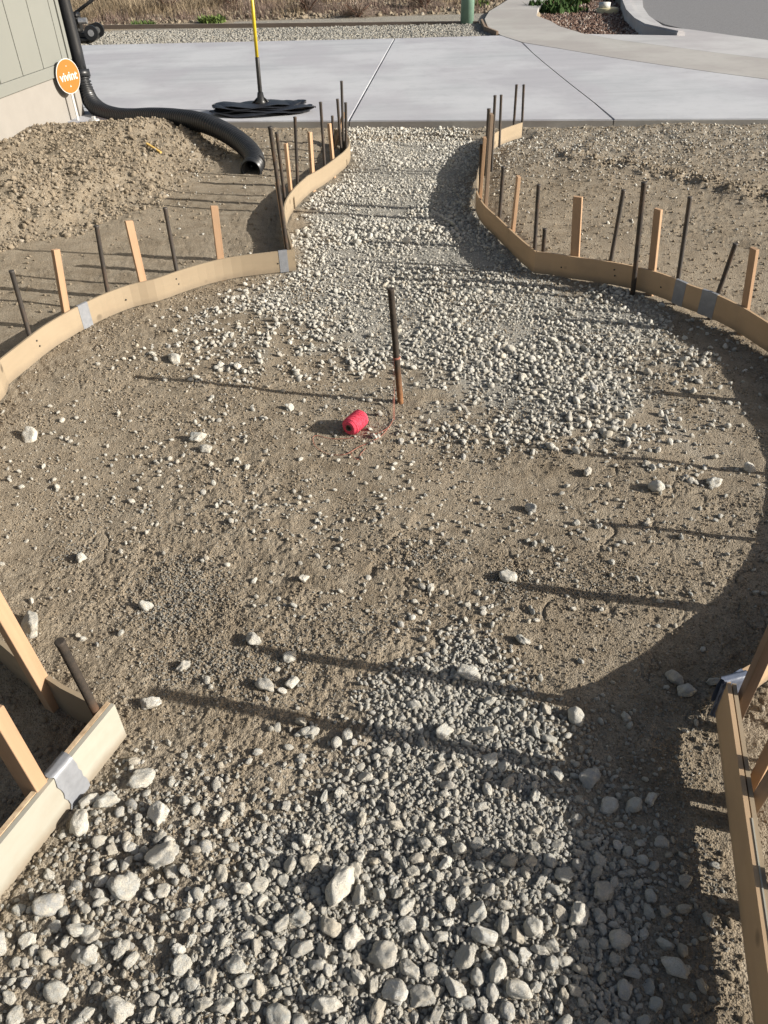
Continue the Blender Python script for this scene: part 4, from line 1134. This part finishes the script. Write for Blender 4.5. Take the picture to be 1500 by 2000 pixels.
# small white cap of a vent pipe by the corner
def cap():
    p = at_y(186, 245, 7.55); root = empty('vent_cap', (p[0], p[1], 0), 'small white plastic pipe cap poking from the dirt at the house corner', 'pipe cap')
    z = p[2]
    bm = bmesh.new(); bm_tube(bm, [(p[0], p[1], 0), (p[0], p[1], z+.05)], .045, 18); bm_obj('pipe', bm, m_white, root)
    bm = bmesh.new(); bm_tube(bm, [(p[0], p[1], z+.0), (p[0], p[1], z+.035), (p[0], p[1], z+.042)], [.057, .057, .048], 18); bm_obj('collar', bm, m_white, root)
    bm = bmesh.new(); bm_box(bm, Matrix.Translation((p[0]+.0, p[1], z+.05)), .03, .03, 0, .022, .003); bm_obj('plug', bm, m_white, root)
cap()

# ------------------------------------------------------------------ yard sign
def yard_sign():
    th = math.radians(27); dx = Vector((math.sin(th), math.cos(th), 0)); nn = Vector((math.cos(th), -math.sin(th), 0))
    w = HC-HDIR*.24+HN*.20; z = None
    # height from the photograph's sight line at that distance
    q = at_y(133, 149, w[1]); cc = Vector((q[0], w[1], q[2]))
    root = empty('yard_sign', (cc.x, cc.y, 0), 'round orange sign with white lettering and rim on a white stake by the house corner', 'sign')
    m = Matrix.Identity(4); up = Vector((0, 0, 1))
    for i in range(3): m[i][0], m[i][1], m[i][2], m[i][3] = dx[i], up[i], nn[i], cc[i]
    R = .140
    def disc(name, r, z0, z1, mat):
        bm = bmesh.new(); a = [bm.verts.new(m @ Vector((r*math.cos(t*math.pi/28), r*math.sin(t*math.pi/28), z0))) for t in range(56)]
        b = [bm.verts.new(m @ Vector((r*math.cos(t*math.pi/28), r*math.sin(t*math.pi/28), z1))) for t in range(56)]
        bm.faces.new(a[::-1]); bm.faces.new(b)
        for k in range(56): bm.faces.new((a[k], a[(k+1) % 56], b[(k+1) % 56], b[k]))
        return bm_obj(name, bm, mat, root)
    disc('rim', R, -.003, .003, m_white); disc('face', R*.95, .0031, .0045, m_orange)
    def text(s, size, y):
        cu = bpy.data.curves.new('lettering', 'FONT'); cu.body = s; cu.size = size; cu.align_x = 'CENTER'; cu.align_y = 'CENTER'; cu.extrude = .0004; cu.offset = .0022
        to = bpy.data.objects.new('lettering', cu); COL.objects.link(to); bpy.context.view_layer.update()
        dg = bpy.context.evaluated_depsgraph_get(); me = bpy.data.meshes.new_from_object(to.evaluated_get(dg)); bpy.data.objects.remove(to)
        me.transform(m @ Matrix.Translation((0, y, .0055))); me.materials.clear(); me.materials.append(m_white)
        o = bpy.data.objects.new('lettering', me); COL.objects.link(o); o.parent = root; o.matrix_parent_inverse = Matrix.Translation(-Vector(root.location))
    text('vivint', .098, -.002)
    # little mark above and below the word
    for y, s in ((.082, .007), (-.078, .010)):
        bm = bmesh.new(); c = [bm.verts.new(m @ Vector((s*x, y+s*yy, .0052))) for x, yy in ((-1, -.6), (1, -.6), (0, .9))]; bm.faces.new(c)
        bm_obj('mark', bm, m_white, root)
    bm = bmesh.new(); mm = m @ Matrix.Translation((0, 0, -.010)) @ Matrix.Rotation(math.pi/2, 4, 'X')
    bm_box(bm, m @ Matrix.Translation((0, 0, -.009)) @ Matrix.Rotation(math.radians(90), 4, 'X'), .022, .010, -.10, cc.z+.15, .002)
    bm_obj('post', bm, m_white, root)
yard_sign()

# ------------------------------------------------------------------ downspout and corrugated drain pipe
def drain():
    Y = 8.36
    V = [at_y(101, -110, Y), at_y(118, -20, Y), at_y(133, 40, Y), at_y(148, 100, Y), at_y(158, 145, Y-.01)]
    seq = [V[-1]+np.array([0, 0, .03]), at_y(166, 174, 8.32), at_y(179, 200, 8.24), at_y(204, 220, 8.10), at_y(245, 230, 7.84), at_y(300, 229, 7.54), at_y(350, 232, 7.30), at_y(400, 241, 7.05), at_y(448, 263, 6.82), at_y(483, 290, 6.56), at_y(498, 315, 6.30), at_y(489, 334, 6.10)]
    root = empty('drain_pipe', (seq[-1][0], seq[-1][1], 0), 'black corrugated drain pipe snaking from the house corner downspout over the dirt mound', 'drain pipe')
    up_root = root
    bm = bmesh.new(); bm_tube(bm, V, .062, 20); o = bm_obj('downspout', bm, m_black, root, True)
    P = smooth_line(seq, 26); L = [0]
    # equal spacing so the corrugation is even
    Q = [Vector(p) for p in P]
    for a, b in zip(Q, Q[1:]): L.append(L[-1]+(b-a).length)
    step = .0075; n = int(L[-1]/step); pts = []; rad = []; j = 0
    for i in range(n):
        s = i*step
        while L[j+1] < s: j += 1
        pts.append(Q[j].lerp(Q[j+1], (s-L[j])/(L[j+1]-L[j])))
        rad.append(.071+(.0068 if (i % 4) in (0, 1) else -.0068)+(.006 if i > n-5 else 0))
    bm = bmesh.new(); bm_tube(bm, pts, rad, 26, cap=False); bm_obj('corrugated_hose', bm, m_black, root, True)
    # inner wall at the mouth
    bm = bmesh.new(); bm_tube(bm, pts[-60:], [r-.007 for r in rad[-60:]], 26, cap=False); bmesh.ops.reverse_faces(bm, faces=bm.faces); 
    me = bpy.data.meshes.new('inner_wall'); bm.to_mesh(me); bm.free(); me.materials.append(m_black); o = bpy.data.objects.new('inner_wall', me); COL.objects.link(o)
    o.parent = root; o.matrix_parent_inverse = Matrix.Translation(-Vector(root.location))
    # coupling ring where downspout meets hose
    a = Vector(V[-1])+Vector((0, 0, .035)); b = Vector(seq[1])
    bm = bmesh.new(); dd_ = (b-a).normalized(); bm_tube(bm, [a, a+dd_*.06, a+dd_*.061], [.084, .084, .080], 24); bm_obj('coupling', bm, m_black, root, True)
drain()

# ------------------------------------------------------------------ broom standing on black sheets
def broom():
    b = G(511, 213, SLAB_Z+.02); t = ray_top(b, 487, -60)
    root = empty('finishing_broom', (b[0], b[1], SLAB_Z), 'yellow handled broom with dark lower sleeve standing on the black sheets', 'broom')
    b = np.array(b); ax = (t-b)/np.linalg.norm(t-b)
    bm = bmesh.new(); bm_tube(bm, [b+ax*.34, t], .0155, 14); bm_obj('handle', bm, m_yellow, root, True)
    bm = bmesh.new(); bm_tube(bm, [b+ax*.10, b+ax*.16, b+ax*.42, b+ax*.425], [.016, .020, .0185, .016], 14); bm_obj('sleeve', bm, m_dark, root, True)
    bm = bmesh.new(); bm_tube(bm, [b+ax*.04, b+ax*.075, b+ax*.14], [.075, .038, .026], 16); bm_obj('bracket', bm, m_dark, root, True)
    for s in (-1, 1):
        bm = bmesh.new(); bm_tube(bm, [b+ax*.10+np.array([.02*s, 0, 0]), b+np.array([.09*s, 0, .04])], .009, 8); bm_obj('brace', bm, m_dark, root, True)
    bm = bmesh.new(); bm_box(bm, Matrix.Translation((b[0], b[1], SLAB_Z+.022)) @ Matrix.Rotation(math.radians(4), 4, 'Z'), .30, .10, 0, .042, .008)
    bm_obj('block', bm, mk_simple('pale_block', (.38, .34, .27), .7, .3, .3, 30), root)
    # sheets: several ragged wavy layers fanned out
    root2 = empty('black_sheets', (b[0], b[1], SLAB_Z), 'fanned pile of thin black sheets on the driveway edge under the broom', 'sheets')
    for i in range(7):
        bm = bmesh.new(); r = random.Random(50+i); nseg = 40; cx = b[0]+r.uniform(-.06, .04); cy = b[1]-.03-.015*i+.02; rot = r.uniform(-.10, .14)
        hw = .50-.02*abs(i-3)+r.uniform(-.06, .03); hd = .13+.05*r.random(); z0 = SLAB_Z+.006+.010*(6-i)
        grid = []
        for a in range(nseg+1):
            u = a/nseg*2-1; row = []
            wd = hd*(1-abs(u)**(2.2+r.random()*.2))**.6+.006
            if abs(u) > .97: wd *= .5
            for c in range(7):
                v = c/6*2-1; X = hw*u; Yv = wd*v+.03*math.sin(u*3+i)
                z = z0+.010*math.sin(u*7+i*1.7+v)*(.4+abs(u))+.012*abs(u)*r.random()*.3+.008*(1-abs(v))
                row.append(bm.verts.new((cx+X*math.cos(rot)-Yv*math.sin(rot), cy+X*math.sin(rot)+Yv*math.cos(rot), max(z, SLAB_Z+.003))))
            grid.append(row)
        top = [];
        for r1, r2 in zip(grid, grid[1:]):
            for c in range(6): top.append(bm.faces.new((r1[c], r2[c], r2[c+1], r1[c+1])))
        ex = bmesh.ops.extrude_face_region(bm, geom=top); vv = [g_ for g_ in ex['geom'] if isinstance(g_, bmesh.types.BMVert)]
        for v_ in vv: v_.co.z += .003
        bm_obj('sheet', bm, m_tarp, root2)
broom()

# yellow pencil like sliver on the mound
def sliver():
    a = G(284, 268, .20); b = G(312, 286, .17)
    a[2] = hz(a[0], a[1])+.018; b[2] = hz(b[0], b[1])+.012
    bm = bmesh.new(); bm_box(bm, frame_mat(a, b, (0, 0, 1)), .012, .018, 0, float(np.linalg.norm(b-a)), .001)
    tag(bm_obj('wood_offcut', bm, mk_simple('yellow_wood', (.60, .40, .12), .7, .3, .1, 40), None), 'thin yellowish wood offcut lying on top of the dirt mound', 'wood offcut')
sliver()

# ------------------------------------------------------------------ beyond the driveway
def edging():
    a = np.array(G(130, 53, .07)[:2]); b = np.array(G(936, 45, .07)[:2]); d_ = (b-a)/np.linalg.norm(b-a); a = a-d_*3
    o = ribbon('edging_board', [a, b], -.05, .095, .04, mk_wood('edging_wood', (.17, .135, .11), (.24, .195, .16), (2, 2, 14)), None, 1)
    tag(o, 'long low brown edging board between the far gravel strip and the dry field', 'edging board')
    c = np.array(G(978, 70, .07)[:2])
    e1 = ribbon('edging_board', [b+np.array([.02, -.01]), np.array(G(945, 60, .07)[:2]), c-np.array([.06, -.03])], -.05, .125, .03, m_stake2, None, 1)
    tag(e1, 'short edging board turning along the sidewalk beside the far gravel', 'edging board')
edging()
def green_pipe():
    p = G(912, 46, .06); root = empty('utility_post', (p[0], p[1], 0), 'green round utility post standing beyond the far gravel strip', 'post')
    bm = bmesh.new(); bm_tube(bm, [(p[0], p[1], -.1), (p[0], p[1], 1.15), (p[0], p[1], 1.2)], [.105, .105, .09], 24); bm_obj('tube', bm, m_green, root, True)
    bm = bmesh.new(); bm_tube(bm, [(p[0], p[1], .9), (p[0], p[1], 1.22), (p[0], p[1], 1.25)], [.125, .125, .10], 24); bm_obj('cap', bm, m_green, root, True)
green_pipe()
def machine():
    p = np.array(G(176, 88, SLAB_Z)); x, y, z = p[0]-.30, p[1]+.55, SLAB_Z
    root = empty('plate_compactor', (x, y, z), 'small dark engine powered compactor parked at the far left edge of driveway', 'machine')
    T_ = Matrix.Translation
    bm = bmesh.new(); bm_box(bm, T_((x, y, z)), .52, .36, .0, .05, .015); bm_box(bm, T_((x, y, z)), .40, .30, .05, .11, .01); bm_obj('base_plate', bm, m_dark, root)
    bm = bmesh.new(); bm_box(bm, T_((x-.06, y, z)), .24, .22, .11, .30, .02); bm_obj('engine', bm, m_dark, root)
    bm = bmesh.new(); bm_tube(bm, [(x-.08, y-.14, z+.20), (x-.08, y-.10, z+.20)], .085, 18); bm_obj('recoil_cover', bm, m_chrome, root)
    bm = bmesh.new(); bm_box(bm, T_((x-.04, y, z)), .22, .18, .30, .36, .02); bm_obj('fuel_tank', bm, m_black, root)
    bm = bmesh.new(); bm_tube(bm, [(x+.08, y-.12, z+.26), (x+.20, y-.12, z+.26)], .04, 12); bm_obj('muffler', bm, m_chrome, root)
    for s in (-1, 1):
        w_ = bmesh.new(); bm_tube(w_, [(x+.24, y+.17*s-.02, z+.11), (x+.24, y+.17*s+.02, z+.11)], .10, 20); wo_ = bm_obj('wheel', w_, m_black, root)
        w_ = bmesh.new(); bm_tube(w_, [(x+.24, y+.17*s-.025, z+.11), (x+.24, y+.17*s+.025, z+.11)], .045, 12)
        o = bm_obj('rim', w_, m_chrome, root)
    for s in (-.12, .12):
        bm = bmesh.new(); bm_tube(bm, [(x-.0, y+s, z+.34), (x+.25, y+s, z+.47), (x+.48, y+s, z+.60)], .014, 10); bm_obj('handle_bar', bm, m_dark, root, True)
    bm = bmesh.new(); bm_tube(bm, [(x+.48, y-.13, z+.60), (x+.48, y+.13, z+.60)], .018, 10); bm_obj('grip', bm, m_black, root, True)
machine()
def shrub(px, py, w, h, lab, seed):
    p = G(px, py, .06); root = empty('dead_shrub', (p[0], p[1], hz(p[0], p[1])), lab, 'shrub', 'dead shrubs beyond the driveway'); r = random.Random(seed)
    V, F = [], []
    for i in range(420):
        a = r.uniform(0, 6.28); el = math.acos(r.uniform(0, 1)); L = r.uniform(.55, 1.0); q = r.uniform(.3, .8)
        e = Vector((math.sin(el)*math.cos(a)*w*.5, math.sin(el)*math.sin(a)*w*.5, math.cos(el)*h))*L; b = e*q+Vector((r.gauss(0, .03), r.gauss(0, .03), .02)); s_ = Vector((-math.sin(a), math.cos(a), .3))*.006; k = len(V)
        V += [tuple(b-s_), tuple(b+s_), tuple(e+s_*.4), tuple(e-s_*.4)]; F.append((k, k+1, k+2, k+3))
    me = bpy.data.meshes.new('twigs'); me.from_pydata(V, [], F); me.materials.append(mg_shrub); o = bpy.data.objects.new('twigs', me); COL.objects.link(o); o.parent = root
    bm = bmesh.new()
    for i in range(9):
        a = i*.7+r.random(); bm_tube(bm, [(0, 0, -.02), (.12*w*math.cos(a), .12*w*math.sin(a), h*.3), (.33*w*math.cos(a), .33*w*math.sin(a), h*.7)], [.012, .008, .004], 5)
    o = bm_obj('branches', bm, m_bark); o.parent = root
def valve():
    p = G(1185, 30, -.06); root = empty('valve_box', (p[0], p[1], -.1), 'round cream valve box with a white lid in the planting bed', 'valve box')
    bm = bmesh.new(); bm_tube(bm, [(p[0], p[1], -.12), (p[0], p[1], .045), (p[0], p[1], .055)], [.20, .19, .17], 24); bm_obj('body', bm, m_valve, root, True)
    bm = bmesh.new(); bm_tube(bm, [(p[0]-.05, p[1]+.04, .05), (p[0]-.05, p[1]+.04, .13)], .10, 20); bm_obj('lid', bm, m_white, root, True)
valve()

# dry grass field, green plants of the bed
def blade_tuft(name, n, h, spread, mat, w=.006, seed=0, leafy=False):
    r = random.Random(seed); V = []; F = []
    for i in range(n):
        a = r.uniform(0, 6.28); rr_ = spread*math.sqrt(r.random()); x, y = rr_*math.cos(a)*.5, rr_*math.sin(a)*.5
        lean = r.uniform(.1, .8); hh = h*r.uniform(.4, 1); b = r.uniform(0, 6.28); ww = w*r.uniform(.6, 1.3)
        px, py = math.cos(b+1.57)*ww, math.sin(b+1.57)*ww; k = len(V)
        for s in (0, .5, 1):
            dx = math.cos(b)*hh*lean*s*s; dy = math.sin(b)*hh*lean*s*s; q = 1-s*.85 if not leafy else (1, 1.6, .2)[int(s*2)]
            V += [(x+dx-px*q, y+dy-py*q, hh*s*(1-.3*lean*s)), (x+dx+px*q, y+dy+py*q, hh*s*(1-.3*lean*s))]
        F += [(k, k+1, k+3, k+2), (k+2, k+3, k+5, k+4)]
    me = bpy.data.meshes.new(name); me.from_pydata(V, [], F); me.materials.append(mat); return me
def mk_grass(name, a, b):
    k = NT(name, .9, .1); r = k.n('ShaderNodeObjectInfo').outputs['Random']; k.color(k.ramp(r, [(0, a), (1, b)])); return k.m
mg_dry = mk_grass('dry_grass_blade', (.17, .13, .085), (.34, .275, .19)); mg_brush = mk_grass('dead_brush_stem', (.10, .07, .055), (.24, .18, .15))
mg_green = mk_grass('green_leaf', (.035, .07, .025), (.13, .18, .055))
def field():
    c1 = bpy.data.collections.new('dry'); c2 = bpy.data.collections.new('brush')
    for i in range(5):
        c1.objects.link(bpy.data.objects.new('tuft', blade_tuft('tuft', 60, .30, .55, mg_dry, .005, i)))
        c2.objects.link(bpy.data.objects.new('brush', blade_tuft('brush', 60, .30, .5, mg_brush, .006, 20+i)))
    n = 7000; x = rng.uniform(-12, 3.4, n); y = rng.uniform(16.35, 30, n)
    d1 = fbm(x*.45, y*.8, 201, 3)
    k = (rng.random(n) < np.clip(.22+2.6*d1+.25*sstep(0, -5, x), .02, 1)) & (sdf(P4, x, y) > .1) & (y > 16.2+.5*rng.random(n)+1.0*sstep(-1.5, 1.0, x))
    P = np.column_stack([x[k], y[k], height(x[k], y[k])-.01]); s = rng.uniform(.5, 1.25, k.sum())
    scatter('dry_grass', P, np.stack([0*s, 0*s, rng.uniform(0, 6.28, len(s))], 1), np.stack([s, s, s], 1), c1, 5)
    n = 3500; x = rng.uniform(-12, 3.4, n); y = rng.uniform(16.1, 30, n)
    k = (rng.random(n) < np.clip(.45-1.2*fbm(x*.45, y*.8, 201, 3), .05, .9)) & (sdf(P4, x, y) > .1)
    P = np.column_stack([x[k], y[k], height(x[k], y[k])-.01]); s = rng.uniform(.35, .9, k.sum())
    scatter('dead_brush', P, np.stack([0*s, 0*s, rng.uniform(0, 6.28, len(s))], 1), np.stack([s, s, s*.8], 1), c2, 5)
    # clods of field soil near the edging
    n = 5000; x = rng.uniform(-8, 3, n); y = rng.uniform(16.0, 20, n); k = sdf(P4, x, y) > .1
    r = .015+.05*rng.random(n)**3; P = np.column_stack([x[k], y[k], height(x[k], y[k])+r[k]*.2]); r = r[k]
    scatter('field_clods', P, rand_rot(len(r), .6), np.stack([r, r, r*.7], 1), c_clod, 8)
    # bark and stones in the bed
    n = 14000; x = rng.uniform(2.4, 4.8, n); y = rng.uniform(12.2, 18, n); k = sdf(BED, x, y) < -.02
    r = .014+.026*rng.random(n); P = np.column_stack([x[k], y[k], -.035+r[k]*.4]); r = r[k]
    cb = bpy.data.collections.new('bark')
    mb = NT('bark_chip', .95, .1); rr_ = mb.n('ShaderNodeObjectInfo').outputs['Random']; mb.color(mb.ramp(rr_, [(0, (.09, .06, .05)), (.6, (.20, .13, .10)), (.85, (.30, .24, .20)), (1, (.42, .38, .34))]))
    for i in range(4): cb.objects.link(bpy.data.objects.new('chip', rock_mesh('chip', 900+i, sub=1, cuts=6, flat=(1, .6, .4), rough=.08, mat=mb.m)))
    scatter('bark_chips', P, rand_rot(len(r), .7), np.stack([r, r, r], 1), cb, 4)
field()
PLG = 'low green plants beyond the driveway'
def plant(px, py, s, lab, seed, z=0.0, mat=None):
    p = G(px, py, z); root = empty('ground_cover_plant', (p[0], p[1], z-.03), lab, 'plant', PLG)
    me = blade_tuft('foliage', 260, .34, .9, mat or mg_green, .020, seed, True); o = bpy.data.objects.new('foliage', me); COL.objects.link(o); o.parent = root; o.scale = (s, s, s*.8)
    bm = bmesh.new()
    for a in range(5):
        q = a*1.256; bm_tube(bm, [(0, 0, 0), (.06*s*math.cos(q), .06*s*math.sin(q), .10*s), (.15*s*math.cos(q), .15*s*math.sin(q), .18*s)], [.008, .006, .003], 6)
    o = bm_obj('stem', bm, m_bark); o.parent = root
mg_shrub = mk_grass('dead_twig', (.13, .10, .085), (.30, .235, .19))
shrub(455, 14, 1.1, .55, 'pale dead bushy shrub behind the broom handle at the top edge', 1)
shrub(330, 20, .9, .45, 'rounded dead shrub in the dry field left of the broom handle', 2)
shrub(250, 8, 1.2, .6, 'large rounded dead shrub in the dry field right of the downspout', 3)
shrub(600, 22, .9, .40, 'low dark dead shrub in the dry field right of the broom handle', 4)
shrub(700, 30, .8, .30, 'low spreading dead shrub above the middle of the far gravel strip', 5)
shrub(830, 14, 1.0, .50, 'dead shrub left of the green utility post', 6)
plant(1078, 22, .95, 'spreading green plant at the left tip of the planting bed', 61, -.01)
plant(1105, 6, 1.0, 'leafy green plant in the middle of the planting bed', 62, -.01)
plant(1142, 0, 1.15, 'tall dark green plant left of the valve box', 63, -.06)
plant(1190, 2, 1.0, 'dark green plant right behind the valve box', 64, -.06)
plant(1115, 30, .7, 'low sprig of green at the front of the planting bed', 65, -.08)
plant(415, 42, .55, 'small green weed in dry field behind the black sheets', 66, .05)
plant(280, 50, .45, 'small green weed in dry field near the house', 67, .05)
plant(930, 10, .5, 'green sprig beside the green utility post', 68, .05)
